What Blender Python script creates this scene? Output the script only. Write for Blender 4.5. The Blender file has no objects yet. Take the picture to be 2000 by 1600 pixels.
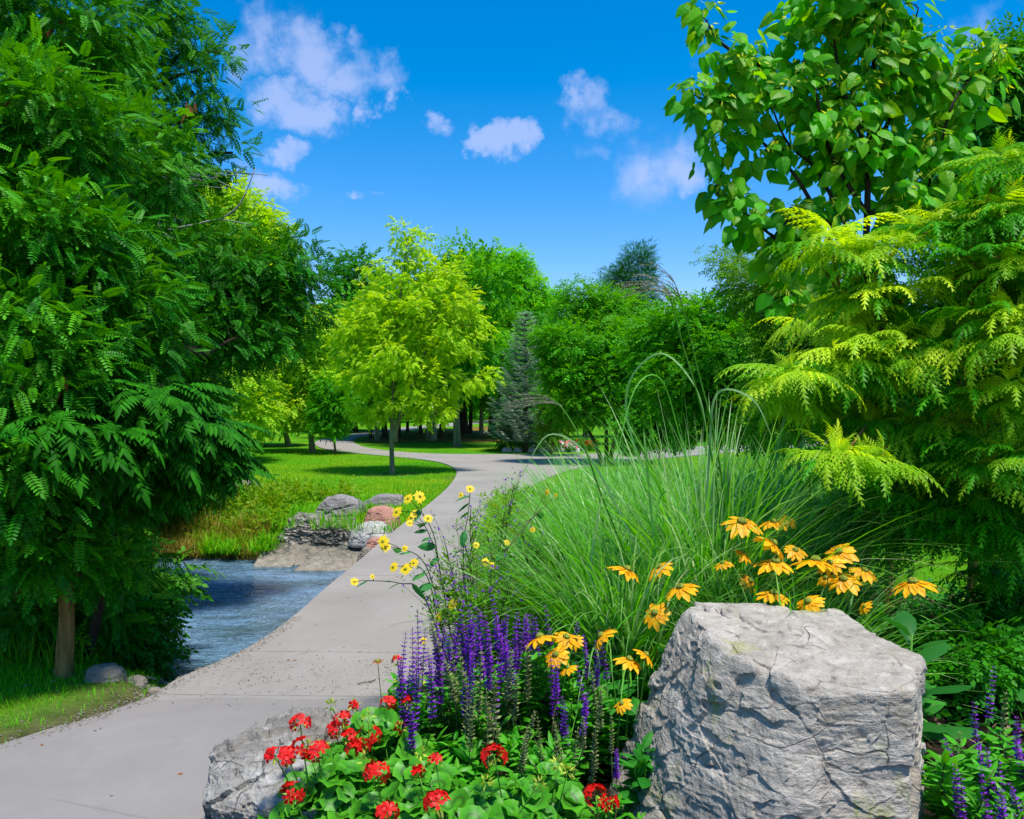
import bpy, math, random
import numpy as np
from mathutils import Vector
R = math.radians
sc = bpy.context.scene
col = sc.collection
rng = np.random.default_rng(11)
random.seed(11)

# ------------------------------------------------------------------ camera
CAM_H = 1.6; F = 1600.0; HY = 785.0        # focal length and horizon, in pixels of the 2000x1600 photograph
cam_d = bpy.data.cameras.new('camera'); cam = bpy.data.objects.new('camera', cam_d); col.objects.link(cam)
cam.location = (0, 0, CAM_H)
cam.rotation_euler = (R(90) - math.atan(15 / F), 0, 0)
cam_d.sensor_width = 36; cam_d.lens = 36 * F / 2000
cam_d.clip_start = 0.05; cam_d.clip_end = 2000
sc.camera = cam

# ------------------------------------------------------------------ world, sun, exposure
SUN_DIR = Vector((0.22, -0.27, 0.93)).normalized()        # towards the sun
elev = math.asin(SUN_DIR.z); azim = math.atan2(SUN_DIR.x, SUN_DIR.y)
w = bpy.data.worlds.new('World'); sc.world = w; w.use_nodes = True
nt = w.node_tree; N = nt.nodes; L = nt.links
for n in list(N): N.remove(n)
out = N.new('ShaderNodeOutputWorld'); bg = N.new('ShaderNodeBackground'); bg.inputs['Strength'].default_value = 0.10
sky = N.new('ShaderNodeTexSky'); sky.sky_type = 'NISHITA'; sky.sun_disc = False
sky.sun_elevation = elev; sky.sun_rotation = azim; sky.altitude = 300; sky.air_density = 1.0; sky.dust_density = 0.3; sky.ozone_density = 2.0
tc = N.new('ShaderNodeTexCoord')
# a clear saturated summer sky: the measured sky, its colour deepened
hs = N.new('ShaderNodeHueSaturation'); hs.inputs['Hue'].default_value = 0.493; hs.inputs['Saturation'].default_value = 1.42; hs.inputs['Value'].default_value = 1.0
L.new(sky.outputs[0], hs.inputs['Color'])
vm = N.new('ShaderNodeVectorMath'); vm.operation = 'MULTIPLY_ADD'; L.new(hs.outputs[0], vm.inputs[0]); vm.inputs[1].default_value = (1.6, 1.27, 1.58); vm.inputs[2].default_value = (-.48, 0, 0)
vx = N.new('ShaderNodeVectorMath'); vx.operation = 'MAXIMUM'; L.new(vm.outputs[0], vx.inputs[0]); vx.inputs[1].default_value = (0, 0, 0)
gm = vx
sep = N.new('ShaderNodeSeparateXYZ'); L.new(tc.outputs['Generated'], sep.inputs[0])
def mth(op, a, b=None, clamp=False, nodes=N, links=L):
    m = nodes.new('ShaderNodeMath'); m.operation = op; m.use_clamp = clamp
    for i, v in enumerate((a, b)):
        if v is None: continue
        if isinstance(v, (int, float)): m.inputs[i].default_value = v
        else: links.new(v, m.inputs[i])
    return m.outputs[0]
# small fair-weather clouds: soft blobs in given directions, broken up by noise
nz = N.new('ShaderNodeTexNoise'); nz.inputs['Scale'].default_value = 11; nz.inputs['Detail'].default_value = 7; nz.inputs['Roughness'].default_value = .52
L.new(tc.outputs['Generated'], nz.inputs['Vector'])
nz2 = N.new('ShaderNodeTexNoise'); nz2.inputs['Scale'].default_value = 30; nz2.inputs['Detail'].default_value = 5
L.new(tc.outputs['Generated'], nz2.inputs['Vector'])
CL = [(570,210,100,50,1.0),(500,60,70,70,.7),(590,90,60,70,.7),(450,110,60,60,.5),(700,150,90,40,.8),(765,190,32,30,.9),(712,205,30,28,.9),(690,105,40,26,.5),(860,262,42,22,.8),
      (985,272,50,34,1.0),(1170,210,80,60,.8),(1150,290,50,34,.5),(1250,330,70,70,.42),(1370,320,110,50,.45),(1300,75,80,60,.25),(560,305,50,22,.8),(540,372,75,30,1.0),(430,335,60,40,.7),(690,378,30,16,.8),
      (1960,60,60,60,.5),(330,60,90,50,.4),(1280,370,60,40,.3),(150,250,150,100,.6),(400,600,160,30,.9),(1350,610,90,24,.8),(1110,620,30,22,.9),(1560,540,120,40,.8)]
nd = N.new('ShaderNodeTexNoise'); nd.inputs['Scale'].default_value = 13; nd.inputs['Detail'].default_value = 8; nd.inputs['Roughness'].default_value = .62; L.new(tc.outputs['Generated'], nd.inputs['Vector'])
dv1 = N.new('ShaderNodeVectorMath'); dv1.operation = 'SUBTRACT'; L.new(nd.outputs[1], dv1.inputs[0]); dv1.inputs[1].default_value = (.5, .5, .5)
dv2 = N.new('ShaderNodeVectorMath'); dv2.operation = 'MULTIPLY_ADD'; L.new(dv1.outputs[0], dv2.inputs[0]); dv2.inputs[1].default_value = (.17, .17, .11); L.new(tc.outputs['Generated'], dv2.inputs[2])
tot = None
for (px, py, rx, ry, a) in CL:
    tilt = math.atan(15 / F)
    v = Vector(((px - 1000) / F, 1, (HY - py) / F)).normalized()
    dx = rx / F * v.y * 1.0; dz = ry / F * v.y * 1.0
    s = N.new('ShaderNodeVectorMath'); s.operation = 'SUBTRACT'; L.new(dv2.outputs[0], s.inputs[0]); s.inputs[1].default_value = v
    m = N.new('ShaderNodeVectorMath'); m.operation = 'MULTIPLY'; L.new(s.outputs[0], m.inputs[0]); m.inputs[1].default_value = (1 / dx, 1 / dx * .6, 1 / dz)
    ln = N.new('ShaderNodeVectorMath'); ln.operation = 'LENGTH'; L.new(m.outputs[0], ln.inputs[0])
    f = mth('MULTIPLY', mth('SUBTRACT', 1.35, ln.outputs['Value'], True), a)
    tot = f if tot is None else mth('MAXIMUM', tot, f)
nn = mth('ADD', mth('MULTIPLY', mth('SUBTRACT', nz.outputs[0], .5), 3.4), mth('MULTIPLY', mth('SUBTRACT', nz2.outputs[0], .5), .9))
den = mth('MULTIPLY', mth('ADD', tot, mth('MULTIPLY', nn, mth('MINIMUM', mth('MULTIPLY', tot, 2.0), 1.0))), 1.0)
rp = N.new('ShaderNodeValToRGB'); rp.color_ramp.interpolation = 'EASE'
rp.color_ramp.elements[0].position = .12; rp.color_ramp.elements[0].color = (0, 0, 0, 1)
rp.color_ramp.elements[1].position = 1.15 - .16; rp.color_ramp.elements[1].color = (.56, .56, .56, 1)
L.new(den, rp.inputs[0])
# large scattered cloud high overhead and behind, seen only in reflections or from other views
mixc = N.new('ShaderNodeMixRGB'); L.new(rp.outputs[0], mixc.inputs[0]); L.new(gm.outputs[0], mixc.inputs[1]); mixc.inputs[2].default_value = (5.0, 5.6, 8.4, 1)
L.new(mixc.outputs[0], bg.inputs['Color']); L.new(bg.outputs[0], out.inputs[0])

sd = bpy.data.lights.new('sun', 'SUN'); sd.energy = 4.8; sd.angle = R(7.0); sd.color = (1, .955, .88)
so = bpy.data.objects.new('sun', sd); col.objects.link(so); so.rotation_euler = SUN_DIR.to_track_quat('Z', 'Y').to_euler()
sc.view_settings.view_transform = 'Standard'; sc.view_settings.look = 'None'; sc.view_settings.exposure = 0.38; sc.view_settings.gamma = 1
sc.render.film_transparent = False
sc.cycles.max_bounces = 8; sc.cycles.diffuse_bounces = 4; sc.cycles.glossy_bounces = 3; sc.cycles.transmission_bounces = 6; sc.cycles.transparent_max_bounces = 8

# ------------------------------------------------------------------ pixel helpers
def W(px, py, d): return np.array([(px - 1000) / F * d, d, CAM_H - (py - HY) / F * d])
def G(px, py, z=0.0):
    d = (CAM_H - z) * F / (py - HY); return np.array([(px - 1000) / F * d, d, z])

# ------------------------------------------------------------------ numpy noise
_P = np.random.default_rng(5).random(65536)
def _h(i, j, k): return _P[(i * 73856093 ^ j * 19349663 ^ k * 83492791) & 65535]
def vnoise(p):
    i = np.floor(p).astype(np.int64); f = p - i; f = f * f * (3 - 2 * f)
    r = 0
    for a in (0, 1):
        for b in (0, 1):
            for c in (0, 1):
                wt = (f[:, 0] if a else 1 - f[:, 0]) * (f[:, 1] if b else 1 - f[:, 1]) * (f[:, 2] if c else 1 - f[:, 2])
                r = r + wt * _h(i[:, 0] + a, i[:, 1] + b, i[:, 2] + c)
    return r * 2 - 1
def fbm(p, o=5, g=.5, ridged=False):
    s = 0; a = 1; t = 0
    for k in range(o):
        n = vnoise(p * 2 ** k + 17.3 * k)
        if ridged: n = 1 - 2 * abs(n)
        s = s + a * n; t += a; a *= g
    return s / t

# ------------------------------------------------------------------ mesh builder
class MB:
    def __init__(s): s.v = []; s.f = {}; s.t = []; s.n = 0
    def add(s, V, Fc, tone=0.0, slot=0):
        V = np.asarray(V, float).reshape(-1, 3)
        if not isinstance(Fc, list): Fc = [Fc]
        for q in Fc:
            q = np.asarray(q, np.int64)
            if q.size: s.f.setdefault((q.shape[1], slot), []).append(q + s.n)
        s.v.append(V); s.t.append(np.broadcast_to(np.asarray(tone, float), (len(V),)).astype(float)); s.n += len(V)
    def build(s, name, mats, parent=None, smooth=False, loc=None):
        if not isinstance(mats, (list, tuple)): mats = [mats]
        V = np.concatenate(s.v) if s.v else np.zeros((0, 3))
        if loc is None and parent is not None: loc = parent_loc(parent)
        if loc is not None: V = V - np.array(loc)
        me = bpy.data.meshes.new(name)
        me.vertices.add(len(V)); me.vertices.foreach_set('co', V.astype(np.float32).ravel())
        lv = []; ls = []; mi = []; pos = 0
        for (k, slot), arrs in s.f.items():
            a = np.concatenate(arrs); lv.append(a.ravel()); n = len(a)
            ls.append(pos + np.arange(n) * k); mi.append(np.full(n, slot)); pos += n * k
        lv = np.concatenate(lv); ls = np.concatenate(ls); mi = np.concatenate(mi)
        me.loops.add(len(lv)); me.loops.foreach_set('vertex_index', lv.astype(np.int32))
        me.polygons.add(len(ls)); me.polygons.foreach_set('loop_start', ls.astype(np.int32))
        me.polygons.foreach_set('material_index', mi.astype(np.int32))
        me.polygons.foreach_set('use_smooth', np.full(len(ls), smooth))
        at = me.attributes.new('tone', 'FLOAT', 'POINT'); at.data.foreach_set('value', np.concatenate(s.t).astype(np.float32))
        me.update(calc_edges=True)
        for m in mats: me.materials.append(m)
        o = bpy.data.objects.new(name, me); col.objects.link(o)
        if parent is not None: o.parent = parent
        elif loc is not None: o.location = tuple(float(c) for c in loc)
        return o
_L = {}
def parent_loc(p):
    l = np.zeros(3)
    while p is not None:
        l = l + np.array(p.location); p = p.parent
    return l
def thing(name, label, cat, loc, group=None):
    o = bpy.data.objects.new(name, None); col.objects.link(o); o.location = tuple(float(c) for c in loc)
    o.empty_display_size = .1
    o['label'] = label; o['category'] = cat
    if group: o['group'] = group
    return o
def tag(o, label=None, cat=None, group=None, kind=None):
    for k, v in (('label', label), ('category', cat), ('group', group), ('kind', kind)):
        if v: o[k] = v
    return o

def nrm(a): return a / (np.linalg.norm(a, axis=-1, keepdims=True) + 1e-9)
def frames(f, n):
    f = nrm(f); s = nrm(np.cross(f, n)); n = np.cross(s, f); return s, f, n
def scatter(mb, tpl, pos, f, n, scale, tone=0.0, slot=0):
    """tpl = (V, [F...]); V axes: x side, y forward, z normal"""
    TV, TF = tpl; m = len(pos)
    if m == 0: return
    s, f, n = frames(f, n); scale = np.broadcast_to(np.asarray(scale, float), (m,))
    P = pos[:, None, :] + scale[:, None, None] * (TV[None, :, 0:1] * s[:, None, :] + TV[None, :, 1:2] * f[:, None, :] + TV[None, :, 2:3] * n[:, None, :])
    k = len(TV); off = (np.arange(m) * k)[:, None, None]
    Fs = [(np.asarray(q)[None] + off).reshape(-1, np.asarray(q).shape[1]) for q in TF]
    tone = np.broadcast_to(np.asarray(tone, float), (m,))
    mb.add(P.reshape(-1, 3), Fs, np.repeat(tone, k), slot)
def rdir(m, up=0.0):
    v = rng.normal(size=(m, 3)); v[:, 2] += up; return nrm(v)
def tube(mb, pts, rad, k=6, tone=0.0, slot=0, cap=True, gn=0.0):
    pts = np.asarray(pts, float); n = len(pts); rad = np.broadcast_to(np.asarray(rad, float), (n,))
    d = nrm(np.gradient(pts, axis=0)); ref = np.array([0, 0, 1.]) if abs(d[0, 2]) < .8 else np.array([0, 1., 0])
    s = np.cross(d, ref); bad = np.linalg.norm(s, axis=1) < .05; s[bad] = [1, 0, 0]; s = nrm(s); u = np.cross(s, d)
    a = np.arange(k) / k * 2 * np.pi
    rr = rad[:, None] * (1 + (gn * rng.normal(size=(n, k)) if gn else 0))
    V = pts[:, None] + rr[..., None] * (np.cos(a)[None, :, None] * s[:, None] + np.sin(a)[None, :, None] * u[:, None])
    i = np.arange(n - 1)[:, None] * k; j = np.arange(k)[None]; j2 = (j + 1) % k
    Q = np.stack([i + j, i + j2, i + k + j2, i + k + j], -1).reshape(-1, 4)
    Fs = [Q]
    if cap: Fs.append(np.array([list(range((n - 1) * k, n * k))]))
    mb.add(V.reshape(-1, 3), Fs, tone, slot)
def crom(P, m=8, closed=False):
    P = np.asarray(P, float); n = len(P); o = []
    rngi = range(n if closed else n - 1)
    for i in rngi:
        if closed: p0, p1, p2, p3 = P[(i - 1) % n], P[i], P[(i + 1) % n], P[(i + 2) % n]
        else: p0, p1, p2, p3 = P[max(i - 1, 0)], P[i], P[i + 1], P[min(i + 2, n - 1)]
        for t in np.linspace(0, 1, m, endpoint=False):
            o.append(.5 * ((2 * p1) + (-p0 + p2) * t + (2 * p0 - 5 * p1 + 4 * p2 - p3) * t * t + (-p0 + 3 * p1 - 3 * p2 + p3) * t ** 3))
    if not closed: o.append(P[-1])
    return np.array(o)
def sstep(a, b, x):
    t = np.clip((x - a) / (b - a), 0, 1); return t * t * (3 - 2 * t)

# ------------------------------------------------------------------ materials
class NT:
    def __init__(s, name):
        s.m = bpy.data.materials.new(name); s.m.use_nodes = True; s.t = s.m.node_tree; s.N = s.t.nodes; s.L = s.t.links
        for n in list(s.N): s.N.remove(n)
        s.out = s.N.new('ShaderNodeOutputMaterial'); s.co = s.N.new('ShaderNodeTexCoord').outputs['Object']
    def p(s, rough=.6, spec=.3):
        b = s.N.new('ShaderNodeBsdfPrincipled'); b.inputs['Roughness'].default_value = rough; b.inputs['Specular IOR Level'].default_value = spec
        return b
    def noise(s, scale, detail=4, rough=.55, vec=None, dist=0):
        n = s.N.new('ShaderNodeTexNoise'); n.inputs['Scale'].default_value = scale; n.inputs['Detail'].default_value = detail; n.inputs['Roughness'].default_value = rough; n.inputs['Distortion'].default_value = dist
        s.L.new(vec if vec is not None else s.co, n.inputs['Vector']); return n.outputs[0]
    def vor(s, scale, vec=None, feat='F1'):
        n = s.N.new('ShaderNodeTexVoronoi'); n.inputs['Scale'].default_value = scale; n.feature = feat
        s.L.new(vec if vec is not None else s.co, n.inputs['Vector']); return n
    def scl(s, v, vec=None):
        n = s.N.new('ShaderNodeVectorMath'); n.operation = 'MULTIPLY'; s.L.new(vec if vec is not None else s.co, n.inputs[0]); n.inputs[1].default_value = v; return n.outputs[0]
    def ramp(s, x, stops, interp='LINEAR'):
        r = s.N.new('ShaderNodeValToRGB'); e = r.color_ramp.elements; r.color_ramp.interpolation = interp
        while len(e) > 1: e.remove(e[-1])
        for i, (p, c) in enumerate(stops):
            q = e[0] if i == 0 else e.new(p); q.position = p; q.color = (*c, 1) if len(c) == 3 else c
        s.L.new(x, r.inputs[0]); return r.outputs[0]
    def mix(s, f, a, b, mode='MIX'):
        m = s.N.new('ShaderNodeMixRGB'); m.blend_type = mode
        for i, v in enumerate((f, a, b)):
            if isinstance(v, (int, float)): m.inputs[i].default_value = v
            elif isinstance(v, tuple): m.inputs[i].default_value = (*v, 1)
            else: s.L.new(v, m.inputs[i])
        return m.outputs[0]
    def math(s, op, a, b=None, clamp=False): return mth(op, a, b, clamp, s.N, s.L)
    def bump(s, h, strength=.5, dist=.02, nrmal=None):
        b = s.N.new('ShaderNodeBump'); b.inputs['Strength'].default_value = strength; b.inputs['Distance'].default_value = dist; s.L.new(h, b.inputs['Height'])
        if nrmal is not None: s.L.new(nrmal, b.inputs['Normal'])
        return b.outputs[0]
    def attr(s, n='tone'):
        a = s.N.new('ShaderNodeAttribute'); a.attribute_name = n; return a.outputs['Fac']
    def end(s, sh): s.L.new(sh, s.out.inputs['Surface']); return s.m

def leaf_mat(name, a, b, tip=None, trans=.35, tcol=None, rough=.55, spec=.18, big=1.2, odd=None, bumpy=0):
    up_ = lambda q: tuple(min(.9, v * 1.22) for v in q); a = up_(a); b = up_(b); trans = trans + .07 if trans > .15 else trans
    t = NT(name)
    g = t.N.new('ShaderNodeNewGeometry')
    rnd = g.outputs['Random Per Island']
    f = t.math('ADD', t.math('MULTIPLY', rnd, .55), t.math('MULTIPLY', t.noise(big, 3), .45))
    c = t.ramp(f, [(.2, a), (.78, b)])
    if odd:
        c = t.mix(t.ramp(rnd, [(odd[1], (0, 0, 0)), (odd[1] + .004, (1, 1, 1))]), c, odd[0])
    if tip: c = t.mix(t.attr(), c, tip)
    p = t.p(rough, spec); t.L.new(c, p.inputs['Base Color'])
    if bumpy: t.L.new(t.bump(t.noise(bumpy, 3), .35, .01), p.inputs['Normal'])
    tr = t.N.new('ShaderNodeBsdfTranslucent')
    hs = t.N.new('ShaderNodeHueSaturation'); hs.inputs['Hue'].default_value = .485; hs.inputs['Saturation'].default_value = 1.1; hs.inputs['Value'].default_value = 1.5
    t.L.new(c, hs.inputs['Color']); t.L.new(hs.outputs[0], tr.inputs['Color'])
    ms = t.N.new('ShaderNodeMixShader'); ms.inputs[0].default_value = trans; t.L.new(p.outputs[0], ms.inputs[1]); t.L.new(tr.outputs[0], ms.inputs[2])
    return t.end(ms.outputs[0])
def flat_mat(name, a, b, scale=20, rough=.6, spec=.3, trans=0, bump=0, bscale=40):
    t = NT(name); c = t.ramp(t.noise(scale, 4), [(.3, a), (.7, b)]); p = t.p(rough, spec); t.L.new(c, p.inputs['Base Color'])
    if bump: t.L.new(t.bump(t.noise(bscale, 6), bump, .02), p.inputs['Normal'])
    if trans:
        tr = t.N.new('ShaderNodeBsdfTranslucent'); t.L.new(c, tr.inputs['Color'])
        ms = t.N.new('ShaderNodeMixShader'); ms.inputs[0].default_value = trans; t.L.new(p.outputs[0], ms.inputs[1]); t.L.new(tr.outputs[0], ms.inputs[2]); return t.end(ms.outputs[0])
    return t.end(p.outputs[0])
def bark_mat(name, a, b, sc_=14):
    t = NT(name); v = t.scl((1, 1, .18)); n = t.noise(sc_, 6, .65, v, .4)
    c = t.ramp(n, [(.35, a), (.65, b)]); p = t.p(.9, .15); t.L.new(c, p.inputs['Base Color']); t.L.new(t.bump(n, .9, .04), p.inputs['Normal']); return t.end(p.outputs[0])

M = {}
M['locust'] = leaf_mat('locust_leaf', (.004, .075, .001), (.018, .21, .002), tip=(.11, .42, .006), trans=.20)
M['locust_b'] = leaf_mat('locust_leaf_far', (.004, .075, .001), (.018, .20, .003), tip=(.10, .36, .008), trans=.20)
M['ailanthus'] = leaf_mat('ailanthus_leaf', (.005, .06, .001), (.020, .15, .003), trans=.14, rough=.6, spec=.08)
M['bankshrub'] = leaf_mat('bank_shrub_leaf', (.005, .08, .001), (.026, .20, .002), tip=(.14, .28, .005), trans=.2)
M['gold'] = leaf_mat('gold_leaf', (.11, .33, .010), (.34, .56, .02), tip=(.50, .50, .02), trans=.42)
M['maple'] = leaf_mat('maple_leaf', (.17, .38, .005), (.36, .56, .008), tip=(.52, .60, .02), trans=.42, odd=((.62, .66, .30), .985))
M['midgreen'] = leaf_mat('mid_green_leaf', (.018, .17, .002), (.075, .36, .003), tip=(.17, .42, .005), trans=.36)
M['deepgreen'] = leaf_mat('deep_green_leaf', (.010, .12, .002), (.035, .24, .004), tip=(.07, .30, .006), trans=.3)
M['brightgreen'] = leaf_mat('bright_green_leaf', (.035, .28, .002), (.13, .48, .004), tip=(.28, .50, .006), trans=.4)
M['olive'] = leaf_mat('olive_leaf', (.028, .15, .003), (.11, .32, .006), tip=(.22, .36, .02), trans=.3)
M['spruce'] = leaf_mat('spruce_needles', (.07, .18, .085), (.26, .42, .26), tip=(.52, .64, .50), trans=.08, rough=.6)
M['pine'] = leaf_mat('pine_needles', (.008, .085, .012), (.03, .17, .015), tip=(.05, .24, .02), trans=.12, rough=.6)
M['catalpa'] = leaf_mat('heart_leaf', (.022, .22, .002), (.085, .42, .003), tip=(.36, .50, .006), trans=.42, rough=.45, spec=.25, big=1.5, bumpy=60)
M['bract'] = leaf_mat('bract_leaf', (.30, .42, .02), (.55, .58, .06), trans=.4)
M['sumac'] = leaf_mat('sumac_leaf', (.012, .17, .002), (.06, .34, .004), tip=(.66, .82, .02), trans=.38, rough=.5, big=2.0)
M['grassblade'] = leaf_mat('tall_grass_blade', (.022, .20, .005), (.12, .44, .016), tip=(.50, .62, .34), trans=.35, rough=.4, spec=.45)
M['lawnblade'] = leaf_mat('lawn_blade', (.03, .26, .002), (.14, .44, .003), tip=(.42, .44, .01), trans=.35, rough=.6, big=.6)
M['weed'] = leaf_mat('weed_leaf', (.03, .22, .003), (.12, .38, .005), tip=(.36, .32, .02), trans=.35)
M['dry'] = leaf_mat('dry_grass', (.14, .15, .02), (.34, .28, .05), tip=(.35, .2, .05), trans=.3)
M['salvialeaf'] = leaf_mat('salvia_leaf', (.020, .20, .005), (.07, .38, .015), tip=(.16, .44, .03), trans=.3, rough=.4)
M['rudleaf'] = leaf_mat('coneflower_leaf', (.012, .13, .010), (.04, .24, .02), trans=.28)
M['mulleinleaf'] = leaf_mat('paddle_leaf', (.014, .11, .015), (.03, .17, .022), trans=.25, rough=.5)
M['helileaf'] = leaf_mat('sunflower_leaf', (.02, .13, .03), (.05, .22, .05), trans=.25)
M['stem'] = flat_mat('green_stem', (.04, .20, .012), (.10, .30, .02), 30)
M['darkstem'] = flat_mat('dark_stem', (.035, .04, .02), (.08, .09, .03), 30)
M['redpetal'] = flat_mat('red_petal', (.48, .002, .002), (.90, .016, .010), 60, .5, .3, .25)
M['orangepetal'] = flat_mat('orange_petal', (.80, .31, .002), (.95, .55, .006), 45, .5, .3, .25)
M['yellowpetal'] = flat_mat('yellow_petal', (.86, .58, .008), (.92, .70, .02), 25, .5, .3, .25)
M['violet'] = leaf_mat('violet_floret', (.09, .006, .26), (.34, .05, .62), trans=.25)
M['mauve'] = leaf_mat('mauve_floret', (.18, .05, .40), (.42, .18, .62), trans=.25)
M['spent'] = leaf_mat('spent_floret', (.07, .09, .03), (.24, .28, .09), trans=.1)
M['bud'] = leaf_mat('geranium_bud', (.20, .32, .03), (.45, .50, .06), trans=.2)
M['cone'] = flat_mat('flower_cone', (.10, .12, .01), (.30, .34, .03), 60, .8)
M['pod'] = flat_mat('brown_pod', (.20, .06, .015), (.34, .12, .03), 12, .7, .2, .2)
M['plume'] = flat_mat('grass_plume', (.22, .24, .12), (.40, .38, .24), 20, .7, .2, .3)
M['bark'] = bark_mat('brown_bark', (.12, .065, .018), (.34, .20, .06))
M['barkdark'] = bark_mat('dark_bark', (.022, .016, .012), (.07, .05, .034))
M['barkgrey'] = bark_mat('grey_green_bark', (.10, .12, .055), (.26, .26, .15))
M['twig'] = bark_mat('dead_twig', (.20, .17, .09), (.36, .31, .18))
M['greytwig'] = bark_mat('grey_dead_twig', (.15, .16, .14), (.32, .33, .30))

# geranium leaf: scalloped disc with a darker ring marking
t = NT('geranium_leaf')
c0 = t.ramp(t.attr(), [(.0, (.12, .40, .02)), (.32, (.05, .28, .01)), (.50, (.045, .10, .01)), (.60, (.05, .28, .01)), (1.0, (.11, .42, .015))])
g = t.N.new('ShaderNodeNewGeometry')
c1 = t.mix(t.ramp(g.outputs['Random Per Island'], [(.975, (0, 0, 0)), (.98, (.6, .6, .6))]), t.mix(g.outputs['Random Per Island'], c0, t.mix(.5, c0, (.04, .25, .008))), (.55, .42, .02))
p = t.p(.45, .35); t.L.new(c1, p.inputs['Base Color']); tr = t.N.new('ShaderNodeBsdfTranslucent'); t.L.new(c1, tr.inputs['Color'])
ms = t.N.new('ShaderNodeMixShader'); ms.inputs[0].default_value = .3; t.L.new(p.outputs[0], ms.inputs[1]); t.L.new(tr.outputs[0], ms.inputs[2]); M['geraniumleaf'] = t.end(ms.outputs[0])

# lawn / earth ground, painted by what grows there
t = NT('lawn_ground')
n1 = t.noise(.35, 4, .6, t.scl((1, 1.6, 1))); n2 = t.noise(9, 5, .7); n3 = t.noise(60, 3, .7)
g1 = t.ramp(n1, [(.36, (.020, .23, .003)), (.50, (.07, .30, .003)), (.64, (.19, .35, .005))])
g1 = t.mix(t.math('MULTIPLY', n2, .5), g1, (.07, .20, .003)); g1 = t.mix(t.ramp(n3, [(.45, (0, 0, 0)), (.75, (.5, .5, .5))]), g1, (.22, .34, .008))
e1 = t.ramp(n2, [(.3, (.045, .035, .018)), (.6, (.14, .12, .05)), (.8, (.22, .20, .11))])
gc = t.mix(t.attr(), g1, e1)
p = t.p(.95, .1); t.L.new(gc, p.inputs['Base Color']); t.L.new(t.bump(t.math('ADD', n2, n3), .8, .05), p.inputs['Normal']); M['ground'] = t.end(p.outputs[0])

t = NT('mulch_soil'); v = t.vor(70); n = t.noise(30, 6, .7)
c = t.ramp(n, [(.3, (.012, .009, .006)), (.55, (.035, .022, .014)), (.75, (.11, .075, .045))]); c = t.mix(t.ramp(v.outputs['Distance'], [(.0, (.55, .55, .55)), (.18, (0, 0, 0))]), c, (.22, .16, .10))
p = t.p(.95, .1); t.L.new(c, p.inputs['Base Color']); t.L.new(t.bump(n, 1, .05), p.inputs['Normal']); M['mulch'] = t.end(p.outputs[0])
t = NT('leaf_litter'); n = t.noise(1.2, 6, .75); c = t.ramp(n, [(.3, (.05, .07, .01)), (.5, (.16, .11, .02)), (.7, (.30, .22, .02))])
p = t.p(.95, .1); t.L.new(c, p.inputs['Base Color']); M['litter'] = t.end(p.outputs[0])

t = NT('concrete_path')
n1 = t.noise(1.1, 5, .6); n2 = t.noise(60, 6, .75); n3 = t.noise(350, 2, .6)
base = t.ramp(n1, [(.3, (.255, .230, .205)), (.7, (.335, .304, .272))])
base = t.mix(t.math('MULTIPLY', n2, .45), base, (.20, .19, .182))
base = t.mix(t.ramp(n3, [(.62, (0, 0, 0)), (.75, (.5, .5, .5))]), base, (.14, .135, .13))
spx = t.N.new('ShaderNodeSeparateXYZ'); t.L.new(t.co, spx.inputs[0])
yw = t.math('ADD', spx.outputs[1], t.math('MULTIPLY', t.math('SUBTRACT', t.noise(3, 3), .5), .10))
near = t.math('SUBTRACT', 1, t.ramp(yw, [(0, (0, 0, 0)), (1, (1, 1, 1))]) if False else t.math('MULTIPLY', t.math('SUBTRACT', yw, 4.33), 40, True))   # 1 on the older slab nearest
base = t.mix(near, base, t.mix(.30, base, (.14, .135, .135)))
dirt = t.math('MULTIPLY', t.ramp(t.noise(22, 6, .8, t.scl((1, .45, 1))), [(.56, (0, 0, 0)), (.63, (1, 1, 1))]), t.math('MULTIPLY', t.math('SUBTRACT', 5.4, yw), 1.2, True))
dirt = t.math('MULTIPLY', dirt, t.math('MULTIPLY', t.math('SUBTRACT', yw, 4.25), 3, True))
base = t.mix(t.math('MULTIPLY', dirt, .6), base, (.10, .085, .07))
for yj, wd in ((4.35, .006), (5.12, .008), (7.4, .008), (13.4, .03)):
    j = t.math('LESS_THAN', t.math('ABSOLUTE', t.math('SUBTRACT', t.math('ADD', spx.outputs[1], t.math('MULTIPLY', spx.outputs[0], .03)), yj)), wd)
    base = t.mix(t.math('MULTIPLY', j, t.ramp(t.noise(5, 3), [(.35, (.25, .25, .25)), (.6, (.8, .8, .8))])), base, (.11, .10, .095))
base = t.mix(t.ramp(t.noise(1.6, 6, .7, None, .6), [(.50, (0, 0, 0)), (.70, (.22, .22, .22))]), base, (.34, .325, .315))
base = t.mix(t.ramp(t.noise(5.5, 5, .7), [(.60, (0, 0, 0)), (.72, (.35, .35, .35))]), base, (.19, .18, .17))
crk = t.vor(.55, t.mix(.10, t.co, t.N.new('ShaderNodeTexNoise').outputs[1]), 'DISTANCE_TO_EDGE'); base = t.mix(t.math('MULTIPLY', t.ramp(crk.outputs['Distance'], [(0, (.35, .35, .35)), (.003, (0, 0, 0))]), t.ramp(n1, [(.5, (0, 0, 0)), (.6, (1, 1, 1))])), base, (.10, .095, .09))
base = t.mix(t.ramp(t.noise(130, 3, .8), [(.60, (0, 0, 0)), (.70, (.45, .45, .45))]), base, (.12, .115, .11))
p = t.p(.85, .25); t.L.new(base, p.inputs['Base Color']); t.L.new(t.bump(t.math('ADD', n2, n3), .35, .01), p.inputs['Normal']); M['path'] = t.end(p.outputs[0])

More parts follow.
